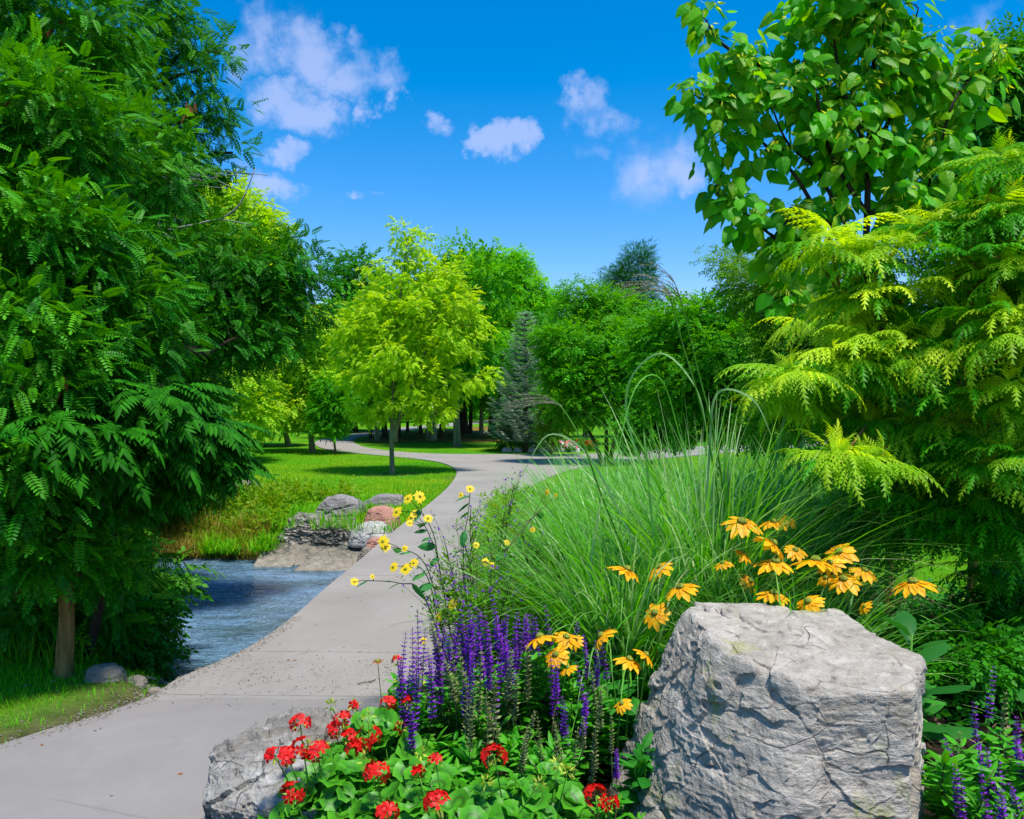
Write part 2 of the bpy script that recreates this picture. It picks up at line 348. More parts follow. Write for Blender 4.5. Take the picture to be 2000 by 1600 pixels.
t = NT('stream_water')
v1 = t.scl((1.0, 2.4, 1)); a1 = t.noise(3.2, 4, .6, v1, .8); a2 = t.noise(11, 5, .6, v1, .5)
foam_glint = t.noise(16, 6, .75, t.scl((.8, 2.6, 1)), .6)
p = t.p(.10, .6)
f = t.ramp(foam_glint, [(.60, (0, 0, 0)), (.67, (.85, .85, .85))]); f = t.math('MULTIPLY', f, t.ramp(t.noise(1.3, 3), [(.32, (0, 0, 0)), (.5, (1, 1, 1))]))  # pale foam flecks, widened so their colour also paints in white sparkles
c = t.mix(f, t.ramp(t.noise(.9, 4, .6, v1), [(.35, (.09, .18, .23)), (.65, (.24, .44, .68))]), (.62, .72, .80))  # blue patches in the base colour stand in for reflected sky
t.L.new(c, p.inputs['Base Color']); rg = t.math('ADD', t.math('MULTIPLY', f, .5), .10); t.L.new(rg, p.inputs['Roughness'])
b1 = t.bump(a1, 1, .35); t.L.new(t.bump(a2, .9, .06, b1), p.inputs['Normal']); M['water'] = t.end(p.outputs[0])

def rock_mat(name, a, b, cc, stain=None, strata=1.0, moss=None, sc_=1.0):
    t = NT(name)
    n1 = t.noise(2.2 * sc_, 8, .66, t.scl((1, 1, 1.8)), .6); n2 = t.noise(14 * sc_, 7, .7, t.scl((1, 1, 2.0)), .3); n3 = t.noise(90 * sc_, 4, .7)
    c = t.ramp(n1, [(.30, a), (.47, b), (.66, cc)]); c = t.mix(.55, c, t.ramp(n2, [(.3, a), (.55, b), (.72, cc)]))
    c = t.mix(t.ramp(n2, [(.30, (.75, .75, .75)), (.40, (0, 0, 0))]), c, tuple(x * .45 for x in a))
    c = t.mix(t.ramp(t.noise(30 * sc_, 5, .7), [(.66, (0, 0, 0)), (.74, (.8, .8, .8))]), c, tuple(x * .4 for x in a))
    if stain: c = t.mix(t.ramp(t.noise(1.7 * sc_, 5, .7, t.scl((1.6, 1.6, .5))), [(.56, (0, 0, 0)), (.68, (.55, .55, .55))]), c, stain)
    if moss: c = t.mix(t.ramp(t.noise(2.6 * sc_, 5, .7, t.scl((1.3, 1, .6))), [(.56, (0, 0, 0)), (.64, (.75, .75, .75))]), c, moss)
    # hairline cracks
    cr = t.vor(3.2 * sc_, t.mix(.12, t.scl((1, 1, 1.7)), t.N.new('ShaderNodeTexNoise').outputs[1]), 'DISTANCE_TO_EDGE')
    crm = t.ramp(cr.outputs['Distance'], [(.0, (1, 1, 1)), (.012, (0, 0, 0))]); crm = t.math('MULTIPLY', crm, t.ramp(n1, [(.45, (0, 0, 0)), (.55, (.7, .7, .7))]))
    c = t.mix(crm, c, tuple(x * .3 for x in a))
    p = t.p(.88, .22); t.L.new(c, p.inputs['Base Color'])
    h = t.math('ADD', t.math('MULTIPLY', n2, .7), t.math('MULTIPLY', n3, .25)); h = t.math('SUBTRACT', h, t.math('MULTIPLY', crm, .3))
    t.L.new(t.bump(h, .8, .045 / sc_), p.inputs['Normal']); return t.end(p.outputs[0])
M['limestone'] = rock_mat('limestone', (.20, .175, .14), (.43, .385, .32), (.72, .66, .57), (.40, .34, .22), moss=(.27, .29, .07))
M['darkstone'] = rock_mat('dark_limestone', (.085, .075, .060), (.26, .24, .205), (.62, .60, .55), (.17, .15, .10))
M['greyrock'] = rock_mat('grey_granite', (.14, .13, .14), (.25, .23, .23), (.42, .39, .38), (.24, .19, .13))
M['pinkrock'] = rock_mat('pink_granite', (.34, .15, .11), (.50, .25, .19), (.62, .36, .29))
M['whiterock'] = rock_mat('pale_rock', (.30, .29, .28), (.47, .46, .44), (.66, .65, .62))
M['slabrock'] = rock_mat('slab_stone', (.12, .105, .08), (.25, .22, .175), (.40, .36, .30))
t = NT('rubble_concrete'); v = t.vor(11); v2 = t.vor(26)
c = t.mix(v.outputs['Color'], (.30, .28, .25), (.46, .44, .41), 'MIX'); gr = t.ramp(v.outputs['Distance'], [(.0, (.50, .47, .43)), (.45, (.26, .235, .20)), (.8, (.07, .06, .05))])
c = t.mix(.5, t.ramp(t.noise(8, 5, .7), [(.35, (.12, .11, .10)), (.65, (.42, .39, .36))]), gr); p = t.p(.9, .2); t.L.new(c, p.inputs['Base Color'])
inv = t.math('SUBTRACT', 1, t.math('ADD', v.outputs['Distance'], t.math('MULTIPLY', v2.outputs['Distance'], .4))); t.L.new(t.bump(inv, 1, .09), p.inputs['Normal']); M['rubble'] = t.end(p.outputs[0])

# ------------------------------------------------------------------ the ground
WATER_Z = -0.5
def ground_h(x, y):
    yn = 6.15 + .25 * np.sin(x * 1.3) + np.where(x > -2.2, -.6 * sstep(-2.4, -1.6, x), 0); yf = 10.9 + .25 * np.sin(x * .9 + 1)
    prof = sstep(yn - 1.5, yn + .55, y) * (1 - sstep(yf - 1.7, yf + 2.2, y))
    side = 1 - sstep(-1.15, -.35, x)
    n = fbm(np.stack([x * .8, y * .8, x * 0], -1), 3)
    h = -.95 * prof * side
    h = h + .035 * n * sstep(-1, -3, -abs(x)) * (1 - sstep(14, 30, y)) * (1 - np.exp(-((x + .9) / 1.0) ** 2)) * 1.0
    # shallow rise of the park far off
    return h
def gz(x, y): return float(ground_h(np.array([float(x)]), np.array([float(y)]))[0])
xs = np.unique(np.concatenate([np.linspace(-400, -20, 20), np.linspace(-20, -7, 40), np.linspace(-7, 3, 130), np.linspace(3, 20, 50), np.linspace(20, 400, 20)]))
ys = np.unique(np.concatenate([np.linspace(-60, -3, 10), np.linspace(-3, 3.5, 20), np.linspace(3.5, 14, 150), np.linspace(14, 60, 80), np.linspace(60, 700, 30)]))
X, Y = np.meshgrid(xs, ys); Z = ground_h(X.ravel(), Y.ravel()).reshape(X.shape)
def earth(x, y, z):
    """how much bare earth shows instead of grass"""
    e = sstep(-.22, -.42, z)
    e = np.maximum(e, .75 * sstep(.25, 0, abs(x + 2.15 + (y - 4) * .0)) * (y < 6) * 0)
    # worn strip along the near path edge and round the maple foot
    xe = np.interp(y, [0, 3.76, 4.03, 4.38, 4.7, 5.2, 5.9], [-5.2, -2.35, -2.14, -1.94, -1.91, -1.71, -1.62])
    e = np.maximum(e, .95 * sstep(.85, .02, xe - x) * (y < 6.2))
    e = np.maximum(e, .8 * np.exp(-(((x + 2.65) / .75) ** 2 + ((y - 18.1) / .55) ** 2) ** 2))
    e = np.maximum(e, .55 * np.exp(-(((x + 1.1) / .35) ** 2 + ((y - 17.2) / .9) ** 2) ** 2))
    e = np.maximum(e, .85 * sstep(1.9, 2.6, x) * (1 - sstep(6.0, 7.0, y)) * sstep(2, 3, y))
    return np.clip(e, 0, 1)
mb = MB(); nx, ny = len(xs), len(ys)
i = (np.arange(ny - 1)[:, None] * nx + np.arange(nx - 1)[None]).ravel()
mb.add(np.stack([X.ravel(), Y.ravel(), Z.ravel()], -1), np.stack([i, i + 1, i + nx + 1, i + nx], -1), earth(X.ravel(), Y.ravel(), Z.ravel()))
tag(mb.build('lawn', M['ground'], smooth=True), kind='structure', label='bright green park lawn cut by the stream channel')

# stream water
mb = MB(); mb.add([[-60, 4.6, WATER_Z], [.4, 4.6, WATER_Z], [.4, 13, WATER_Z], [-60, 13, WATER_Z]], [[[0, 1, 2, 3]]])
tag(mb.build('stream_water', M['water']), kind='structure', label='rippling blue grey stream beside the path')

# path: one slab outlined on the ground
LE = [(-7.5, -3), (-5.0, 0), (-3.45, 2.0)] + [tuple(G(a, b)[:2]) for a, b in ((0, 1465), (150, 1420), (290, 1370), (350, 1332), (470, 1280), (560, 1220), (640, 1150), (700, 1100), (770, 1040), (840, 985), (878, 950), (892, 925), (878, 911), (840, 901), (760, 892.5), (690, 886), (640, 879.5), (617, 871), (620, 862), (655, 853.5), (705, 846), (800, 834), (965, 820.5), (1100, 815))]
RE = [tuple(G(a, b)[:2]) for a, b in ((1100, 818.5), (965, 825.5), (800, 841.5), (735, 849.5), (700, 856), (690, 863), (705, 872), (740, 879), (800, 885), (880, 888), (985, 888.5), (1130, 888), (1210, 884), (1310, 877), (1430, 868.5), (1600, 860), (1900, 852))]
RE2 = [tuple(G(a, b)[:2]) for a, b in ((1900, 861), (1600, 872), (1430, 884), (1310, 895), (1200, 905), (1120, 918), (1060, 940), (1025, 965), (1006, 1000))] + [(.02, 10.5), (-.02, 9), (-.02, 7.5), (-.02, 6.2), (-.25, 5.2), (-.55, 4.4), (-.85, 3.6), (-1.2, 2.8), (-1.7, 2.0), (-2.6, 0), (-4.5, -3)]
outl = np.concatenate([crom(LE, 5), crom(RE, 5), crom(RE2, 5)])
import bmesh
bm = bmesh.new(); vs = [bm.verts.new((x, y, .022)) for x, y in outl]; fc = bm.faces.new(vs)
if fc.normal.z < 0: bmesh.ops.reverse_faces(bm, faces=[fc])
bm.normal_update()
if fc.normal.z < 0: fc.normal_flip()
ext = bmesh.ops.extrude_face_region(bm, geom=[fc]); dv = [e for e in ext['geom'] if isinstance(e, bmesh.types.BMVert)]
for v in dv: v.co.z = -.38 if 5 < v.co.y < 12.5 else -.2
bm.normal_update()
top = [f for f in bm.faces if len(f.verts) > 4]
bmesh.ops.triangulate(bm, faces=top); bmesh.ops.recalc_face_normals(bm, faces=bm.faces[:])
me = bpy.data.meshes.new('concrete_path'); bm.to_mesh(me); bm.free(); me.materials.append(M['path'])
po = bpy.data.objects.new('concrete_path', me); col.objects.link(po); tag(po, kind='structure', label='pale concrete footpath crossing the stream and curving away through the park')
# leaf litter below the grove
def sheet(name, pts, z, mat, label, sub=6):
    P_ = crom(pts, sub, True); bm = bmesh.new(); f = bm.faces.new([bm.verts.new((x, y, z)) for x, y in P_]); bm.normal_update()
    if f.normal.z < 0: f.normal_flip()
    bmesh.ops.triangulate(bm, faces=[f]); me = bpy.data.meshes.new(name); bm.to_mesh(me); bm.free(); me.materials.append(mat)
    o = bpy.data.objects.new(name, me); col.objects.link(o); return tag(o, kind='structure', label=label)
sheet('grove_floor', [tuple(G(a, b)[:2]) for a, b in ((705, 861), (760, 866), (860, 865), (975, 863), (1010, 845), (980, 831), (860, 840), (760, 850))], .012, M['litter'], 'brown leaf littered ground under the grove')

# flower bed soil, a raised sheet with its own relief
def bed_in(x, y):
    xl = np.interp(y, [-1, 0, 2.0, 2.8, 3.6, 4.4, 5.2, 6.2, 9.0, 12, 13], [-3.2, -2.65, -1.75, -1.25, -.9, -.6, -.3, -.07, -.04, .1, .6]) 
    xr = np.interp(y, [-1, 3, 5, 6.2, 8, 13], [6, 5, 4.2, 4.0, 2.4, 1.6]) ; return xl, xr
ys2 = np.linspace(.2, 12.5, 110); us = np.linspace(0, 1, 60); U, Y2 = np.meshgrid(us, ys2); xl, xr = bed_in(0, Y2)
X2 = xl + (xr - xl) * U; edge = np.minimum(np.minimum(U, 1 - U) * 8, np.minimum((Y2 - .2) * 2, (12.5 - Y2) * .6)); edge = np.clip(edge, 0, 1)
Z2 = -.06 + .12 * edge ** .6 + .025 * fbm(np.stack([X2.ravel() * 4, Y2.ravel() * 4, X2.ravel() * 0], -1), 4).reshape(X2.shape)
mb = MB(); ny, nx = X2.shape; i = (np.arange(ny - 1)[:, None] * nx + np.arange(nx - 1)[None]).ravel()
mb.add(np.stack([X2.ravel(), Y2.ravel(), Z2.ravel()], -1), np.stack([i, i + 1, i + nx + 1, i + nx], -1))
tag(mb.build('flower_bed_ground', M['mulch'], smooth=True), kind='structure', label='dark mulch soil of the flower bed')

# ------------------------------------------------------------------ rocks
def facets(p, seed=0, jit=.9):
    q = p + .22 * np.stack([vnoise(p * 1.7 + 3 + seed), vnoise(p * 1.7 + 31 + seed), vnoise(p * 1.7 + 57 + seed)], -1) + .05 * np.stack([vnoise(p * 7 + 3), vnoise(p * 7 + 31), vnoise(p * 7 + 57)], -1)
    i = np.floor(q).astype(np.int64); best = np.full(len(q), 1e9); val = np.zeros(len(q))
    for a in (-1, 0, 1):
        for b in (-1, 0, 1):
            for c in (-1, 0, 1):
                I, J, K_ = i[:, 0] + a, i[:, 1] + b, i[:, 2] + c; R_ = [_h(I + 11 * k + seed, J + 7 * k, K_ + 3 * k) for k in range(7)]
                ce = np.stack([I + .5 + jit * (R_[0] - .5), J + .5 + jit * (R_[1] - .5), K_ + .5 + jit * (R_[2] - .5)], -1); d = ((q - ce) ** 2).sum(1); m = d < best
                v = ((q - ce) * (np.stack(R_[3:6], -1) - .5) * 2).sum(1) + .35 * (R_[6] - .5); best[m] = d[m]; val[m] = v[m]
    return val
def rock(name, label, cat, centre, size, planes, mat, res=90, amp=.05, freq=2.2, chips=.5, strata=.0, group=None, sharp=10, seed=0, rotz=0, fine=.0, part_of=None):
    """a convex block cut by planes (normal, distance in units of size), its edges worn and its faces broken by relief"""
    n = res; a = (np.arange(n + 1) / n * 2 - 1); A, B = np.meshgrid(a, a); A = A.ravel(); B = B.ravel(); o = np.ones_like(A)
    Vs = []; Fs = []; off = 0; i = (np.arange(n)[:, None] * (n + 1) + np.arange(n)[None]).ravel(); q = np.stack([i, i + 1, i + n + 2, i + n + 1], -1)
    for ax, sg in ((0, 1), (0, -1), (1, 1), (1, -1), (2, 1), (2, -1)):
        c3 = [A, B]; c3.insert(ax, o * sg); V = np.stack(c3, -1); flip = (sg > 0) ^ (ax == 1)
        Vs.append(V); Fs.append((q if flip else q[:, ::-1]) + off); off += len(V)
    V = np.concatenate(Vs); Q = np.concatenate(Fs)
    # weld the cube edges
    key = np.round(V * 1e5).astype(np.int64); _, idx, inv = np.unique(key, axis=0, return_index=True, return_inverse=True); inv = inv.ravel(); V = V[idx]; Q = inv[Q]
    D = nrm(np.tan(V * .72))
    acc = 0
    for nn_, dd in planes:
        nn_ = nrm(np.array(nn_, float)); acc = acc + np.clip(D @ nn_, 1e-4, None) ** sharp / dd ** sharp
    r = acc ** (-1 / sharp); P_ = D * r[:, None]
    s = np.array([seed * 3.7, seed * 1.3, seed * 2.1])
    P_ = P_ * np.array(size)
    d1 = fbm(P_ * freq + s, 5, .5); d2 = fbm(P_ * freq * 2.6 + s + 5, 5, .6, True); d3 = fbm(P_ * np.array([1, 1, 5.]) * freq * 1.3 + s + 9, 4, .55, True)
    st = np.round(d1 * 3.5) / 3.5      # broken facets: stepped relief
    fa = facets(P_ * np.array([1, 1, 1.5]) * freq * 1.5 + s, seed) * .8 + facets(P_ * np.array([1, 1, 1.7]) * freq * 4.2 + s, seed + 3) * .32
    disp = amp * (.5 * d1 + chips * fa + .25 * chips * d2 + strata * d3)
    if name == 'boulder': disp = disp - .02 * sstep(.35, .65, fbm(P_ * np.array([1, 1, 3]) * 3 + s, 4)) 
    if fine: disp = disp + fine * fbm(P_ * freq * 14 + s, 3, .6, True)
    P_ = P_ + D * disp[:, None]
    if rotz:
        c_, s_ = math.cos(rotz), math.sin(rotz); P_ = np.stack([P_[:, 0] * c_ - P_[:, 1] * s_, P_[:, 0] * s_ + P_[:, 1] * c_, P_[:, 2]], -1)
    P_ = P_ + np.array(centre)
    mb = MB(); mb.add(P_, Q); ob = mb.build(name, mat, smooth=True, loc=(centre[0], centre[1], P_[:, 2].min()))
    if label: tag(ob, label, cat, group)
    return ob

# ------------------------------------------------------------------ leaf templates
def poly_leaf(pts_side, spine_z=0.0, fold=.15, droop=.25):
    """pts_side: [(halfwidth, y)] from base to tip; two rows of faces folded along the midrib"""
    V = []; Fq = []; Ft = []
    for wd, y in pts_side:
        z = -droop * y * y
        V += [(0, y, z), (wd, y, z + fold * wd * -1 + 0), (-wd, y, z - fold * wd)]
    for k in range(len(pts_side) - 1):
        a = 3 * k; b = a + 3
        Fq += [(a, a + 1, b + 1, b), (a + 2, a, b, b + 2)]
    return np.array(V, float), [np.array(Fq)]
def place_tpl(tpls):
    """join [(tpl, origin, forward, normal, scale)] into one template"""
    Vs = []; Fd = {}; off = 0
    for (V, Fs), o, f, n, s in tpls:
        f = np.array(f, float); n = np.array(n, float); S, Ff, Nn = frames(f[None], n[None])
        P = np.array(o) + s * (V[:, 0:1] * S + V[:, 1:2] * Ff + V[:, 2:3] * Nn); Vs.append(P)
        for q in Fs: Fd.setdefault(q.shape[1], []).append(q + off)
        off += len(V)
    return np.concatenate(Vs), [np.concatenate(v) for v in Fd.values()]
DIA = (np.array([(0, 0, 0), (.30, .45, -.05), (0, 1, -.12), (-.30, .45, -.05)]), [np.array([(0, 1, 2, 3)])])
NAR = (np.array([(0, 0, 0), (.17, .4, -.04), (0, 1, -.16), (-.17, .4, -.04)]), [np.array([(0, 1, 2, 3)])])
HEX = (np.array([(0, 0, 0), (.22, .22, 0), (.24, .7, -.03), (0, 1, -.06), (-.24, .7, -.03), (-.22, .22, 0)]), [np.array([(0, 1, 2, 3, 4, 5)])])
RACH = (np.array([(-.006, 0, 0), (.006, 0, 0), (.004, .5, 0), (-.004, .5, 0), (.002, 1, 0), (-.002, 1, 0)]), [np.array([(0, 1, 2, 3), (3, 2, 4, 5)])])
def pinnate(base, pairs, L_, ang, droop=.3, hang=.0, rl=1.0, term=True, taper=.25, start=.15):
    T = []
    for k in range(pairs):
        y = start + (1 - start) * (k + .5) / pairs * .97; z = -droop * y * y
        l = L_ * (1 - taper * abs(y - .45) * 2)
        for sx in (1, -1):
            T.append((base, (0, y, z), (sx * math.sin(ang), math.cos(ang), -hang - droop * y), (sx * -.25, 0, 1), l))
    if term: T.append((base, (0, .97, -droop * .94), (0, 1, -hang - 2 * droop), (0, 0, 1), L_))
    V, F_ = RACH; V = V.copy(); V[:, 2] = -droop * V[:, 1] ** 2; T.append(((V, F_), (0, 0, 0), (0, 1, 0), (0, 0, 1), 1.0))
    return place_tpl(T)
T_LOC = pinnate(HEX, 8, .20, 1.25, .28)
T_LOCB = pinnate(DIA, 6, .26, 1.2, .28)
AIL = poly_leaf([(.03, 0), (.17, .25), (.15, .55), (.06, .85), (.0, 1)], fold=.3, droop=.22)
T_AIL = pinnate(AIL, 8, .36, 1.05, .45, hang=.25)
def serr(n=6, wd=.19):
    V = []; F_ = []
    for k in range(n + 1):
        y = k / n; V.append((0, y, -.35 * y * y))
    for k in range(n):
        y = (k + .95) / n * .98; ww = wd * math.sin(math.pi * min(1, (k + .75) / n * .86 + .1)) + .03
        for sx in (1, -1):
            V.append((sx * ww, y + .07, -.35 * y * y - .07)); F_.append((k, k + 1, len(V) - 1) if sx < 0 else (k + 1, k, len(V) - 1))
    # narrow blade along the midrib
    return np.array(V, float), [np.array(F_)]
T_SUM = pinnate(serr(5, .15), 5, .52, .70, .42, hang=.16, taper=.45)
HEART = poly_leaf([(.04, -.02), (.30, -.10), (.44, .16), (.38, .45), (.22, .74), (.07, .95), (.0, 1.06)], fold=.28, droop=.25)
def spray(base, n, L_, ang=.9, seed=0, droop=.2):
    r = random.Random(seed); T = []
    for k in range(n):
        y = .1 + .85 * k / n; sx = 1 if k % 2 else -1; a = ang + r.uniform(-.35, .35)
        T.append((base, (0, y, -droop * y * y), (sx * math.sin(a), math.cos(a), r.uniform(-.6, .25)), (r.uniform(-.5, .5), r.uniform(-.4, .4), 1), L_ * r.uniform(.75, 1.15)))
    T.append((base, (0, .95, -droop), (0, 1, -.3), (0, 0, 1), L_))
    return place_tpl(T)
T_SPR = spray(DIA, 8, .34, seed=1); T_SPRN = spray(NAR, 9, .36, seed=2); T_SPRD = spray(DIA, 12, .26, seed=3)
MAPL = (np.array([(0, 0, 0), (.34, .10, -.04), (.20, .38, 0), (.46, .62, -.08), (.16, .66, 0), (0, 1, -.1), (-.16, .66, 0), (-.46, .62, -.08), (-.20, .38, 0), (-.34, .10, -.04)]), [np.array([(0, 1, 2), (0, 2, 8), (0, 8, 9), (2, 3, 4), (8, 6, 7), (4, 5, 6)]), np.array([(2, 4, 6, 8)])])
T_MAP = spray(MAPL, 6, .42, seed=5, droop=.3)
# needle twig: a flat brush
def brush(n=9, L_=.22):
    T = []
    for k in range(n):
        y = k / n
        for sx in (1, -1): T.append((NAR, (0, y, -.1 * y * y), (sx * .8, .6, .25 if k % 2 else -.1), (0, 0, 1), L_ * (1.1 - .5 * y)))
    return place_tpl(T)
T_BRU = brush()

# ------------------------------------------------------------------ trees
def ell(px, py, rx, ry, d, dz=1.0, wt=1.0):
    return (W(px, py, d), np.array([rx / F * d, max(rx, ry) / F * d * dz, ry / F * d]), wt * rx * ry)
def clump_centres(ells, n, shell=.42):
    wts = np.array([e[2] for e in ells]); wts = wts / wts.sum(); cnt = np.maximum(1, np.round(wts * n).astype(int)); C = []; O = []
    for (c, r, _), k in zip(ells, cnt):
        u = rdir(k); rad = rng.random(k) ** shell; C.append(c + u * r * rad[:, None]); O.append(u * rad[:, None])
    return np.concatenate(C), np.concatenate(O)
def leaves_at(mb, C, O, per, rc, tpl, ls, flat=.6, droop=.25, tone=(0, .5), rand=.5, up=1.0):
    m = len(C) * per; c = np.repeat(C, per, 0); o = np.repeat(O, per, 0); rcs = np.repeat(rc * (.65 + .7 * rng.random(len(C))), per)
    u = rdir(m); rad = rng.random(m) ** .45; P_ = c + u * (rad * rcs)[:, None] * np.array([1, 1, flat])
    f = nrm(u * np.array([1, 1, .5]) + .7 * o + rand * rng.normal(size=(m, 3)) * .6 - np.array([0, 0, droop])); n = nrm(np.array([0, 0, up]) + .5 * rng.normal(size=(m, 3)) + .25 * u)
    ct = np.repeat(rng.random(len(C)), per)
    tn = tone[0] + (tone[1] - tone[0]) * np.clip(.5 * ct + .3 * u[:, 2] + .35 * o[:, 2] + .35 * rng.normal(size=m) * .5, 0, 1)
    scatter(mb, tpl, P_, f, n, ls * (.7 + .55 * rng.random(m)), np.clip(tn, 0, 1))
def limb(mb, a, b, r0, r1, k=6, sag=.12, n=7, tone=0):
    a = np.array(a, float); b = np.array(b, float); Ln = np.linalg.norm(b - a); s = np.linspace(0, 1, n)[:, None]
    mid = rng.normal(size=3) * Ln * .07; P_ = a + (b - a) * s + np.sin(np.pi * s) * (mid + np.array([0, 0, Ln * sag])) + rng.normal(size=(n, 3)) * Ln * .012 * np.sin(np.pi * s)
    tube(mb, P_, np.linspace(r0, r1, n), k, tone); return P_
def tree(name, label, base, r0, ells, ncl, per, rc, tpl, ls, lm, bm_, cat='tree', group=None, flat=.6, droop=.25, tone=(0, .5), top=None, stems=None, twigs=60, shell=.42, limbs=True, k=8, thin=1.0, rand=.5, extra_barks=None):
    base = np.array(base, float); root = thing(name, label, cat, base, group)
    C, O = clump_centres(ells, ncl, shell)
    mb = MB(); leaves_at(mb, C, O, per, rc, tpl, ls, flat, droop, tone, rand); mb.build('crown', lm, root)
    tb = MB(); cen = np.array([e[0] for e in ells]); zt = cen[:, 2].max(); anchor = []
    for st in (stems or [None]):
        if st is None:
            tp = np.array(top) if top is not None else np.array([*np.average(cen[:, :2], axis=0, weights=[e[2] for e in ells]), base[2] + (zt - base[2]) * .8])
            s = np.linspace(0, 1, 10)[:, None]; P_ = base + (tp - base) * s; wob = np.cumsum(rng.normal(size=(10, 3)) * np.array([1, 1, 0]) * .012 * (zt - base[2]), 0) * s; P_ = P_ + wob
        else: P_ = crom(np.array(st, float), 4)
        n_ = len(P_); rr = r0 * (1 - .8 * np.linspace(0, 1, n_)); rr[0] *= 1.35; P_[0, 2] -= .15
        tube(tb, P_, rr, k, gn=.04); anchor.append((P_, rr))
    AP = np.concatenate([a[0] for a in anchor]); AR = np.concatenate([a[1] for a in anchor])
    if limbs:
        LP = [AP]; LR = [AR]
        for c in cen:
            cand = AP.copy(); dd = np.linalg.norm(cand - c, axis=1) + 1.2 * np.clip(cand[:, 2] - (c[2] - .35 * np.linalg.norm(cand[:, :2] - c[:2], axis=1)), 0, None) + 3 * (cand[:, 2] < base[2] + .12 * (zt - base[2]))
            j = dd.argmin(); q = limb(tb, AP[j], c, AR[j] * .55, AR[j] * .15 + .004 * thin, 6); LP.append(q); LR.append(np.linspace(AR[j] * .5, .006, len(q)))
        LP = np.concatenate(LP); LR = np.concatenate(LR)
        for j in rng.choice(len(C), min(twigs, len(C)), replace=False):
            dd = np.linalg.norm(LP - C[j], axis=1) + 1.0 * np.clip(LP[:, 2] - C[j, 2], 0, None); q = dd.argmin()
            limb(tb, LP[q], C[j], min(LR[q] * .5, .02 * thin), .004 * thin, 4, .06, 5)
    tb.build('trunk', bm_, root, smooth=True)
    return root, AP

E = ell
# --- the group of trees over the stream
bL = G(122, 1325); bL[2] = gz(bL[0], bL[1])
ells = [E(110, 90, 170, 150, 6.3), E(60, 250, 160, 130, 5.2), E(70, 480, 170, 130, 4.9), E(190, 620, 160, 110, 5.2), E(60, 700, 130, 130, 4.6), E(250, 330, 130, 110, 6.2, 1, .7),
        E(20, 900, 90, 150, 4.4), E(60, 1060, 110, 60, 4.6), E(215, 1090, 50, 40, 5.0), E(200, 1200, 50, 50, 5.5, .8), E(120, 1190, 120, 60, 5.9), E(30, 1190, 60, 60, 5.2), E(150, 960, 120, 100, 5.6, 1, 1.2)]
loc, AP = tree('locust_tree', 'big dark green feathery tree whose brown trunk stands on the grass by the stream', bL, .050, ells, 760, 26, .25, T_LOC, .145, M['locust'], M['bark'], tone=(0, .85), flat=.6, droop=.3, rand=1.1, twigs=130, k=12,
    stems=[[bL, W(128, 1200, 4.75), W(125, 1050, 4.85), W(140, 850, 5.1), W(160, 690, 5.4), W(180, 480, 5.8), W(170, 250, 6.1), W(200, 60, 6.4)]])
Cp = [W(a, b, d) for a, b, d in ((45, 470, 4.7), (100, 480, 4.7), (110, 495, 4.7), (65, 555, 4.7), (75, 520, 4.7), (110, 60, 5.9), (50, 30, 5.9), (235, 290, 5.9), (370, 210, 6.3), (10, 190, 5.0), (110, 130, 5.2), (60, 730, 4.3), (110, 740, 4.4))]
for c in Cp:
    pods = MB(); m = 6; scatter(pods, NAR, c + rng.normal(size=(m, 3)) * .03, rdir(m) * .3 + np.array([0, 0, -1]), rdir(m), .10, 0); pods.build('pod_cluster', M['pod'], loc)

ells = [E(310, 60, 100, 70, 8.2, 1, .6), E(390, 140, 60, 50, 8.2, 1, .45), E(410, 230, 50, 50, 8.3, 1, .5), E(330, 240, 90, 60, 8.4, 1, .35), E(380, 320, 70, 40, 8.3, 1, .6), E(230, 170, 90, 100, 8.8, 1, .35), E(250, 420, 150, 90, 8.4),
        E(360, 520, 150, 90, 8.0), E(480, 560, 100, 70, 8.0), E(570, 520, 50, 60, 8.2, 1, .7), E(600, 460, 25, 20, 8.2, 1, .5), E(590, 590, 40, 30, 8.2, 1, .6), E(420, 650, 140, 60, 8.0), E(520, 650, 60, 50, 8.0, 1, .7), E(250, 650, 160, 90, 8.6), E(300, 760, 150, 70, 8.6), E(120, 400, 170, 150, 9.0),
        E(450, 110, 16, 24, 8.2, 1, .5), E(455, 300, 22, 20, 8.2, 1, .5)]
bB = np.array([-4.9, 5.9, -.05])
locB, _ = tree('locust_tree', 'taller feathery tree behind, reaching its branch tips over the path against the sky', bB, .13, ells, 760, 26, .27, T_LOCB, .145, M['locust_b'], M['barkdark'], tone=(0, .5), flat=.6, droop=.25, rand=1.2, twigs=150, k=10,
    stems=[[bB, W(80, 900, 7.2), W(150, 690, 8.0), W(215, 480, 8.4), W(250, 260, 8.6), W(330, 60, 8.4)], [W(150, 690, 8.0), W(260, 640, 8.0), W(330, 590, 7.9), W(430, 610, 7.9)], [W(80, 900, 7.2), W(240, 655, 7.3), W(340, 680, 7.3), W(410, 690, 7.3)]])
db = MB()
for pts in ([(330, 450, 7.6), (380, 440, 7.6), (430, 430, 7.6), (490, 440, 7.6)], [(340, 440, 7.6), (352, 400, 7.6), (375, 340, 7.6)], [(345, 470, 7.6), (310, 440, 7.6), (345, 360, 7.6)], [(430, 430, 7.6), (470, 400, 7.6), (500, 330, 7.6)], [(352, 400, 7.6), (338, 360, 7.6), (300, 335, 7.6)]):
    tube(db, crom([W(*p) for p in pts], 4), np.linspace(.013, .004, 4 * (len(pts) - 1) + 1), 5)
for _ in range(22):
    a = W(rng.uniform(330, 410), rng.uniform(330, 370), 7.6); tube(db, crom([a, a + np.array([rng.normal() * .12, 0, .04]), a + np.array([rng.normal() * .3, rng.normal() * .05, rng.normal() * .07])], 3), .0035, 4)
db.build('dead_branch', M['greytwig'], locB, smooth=True)

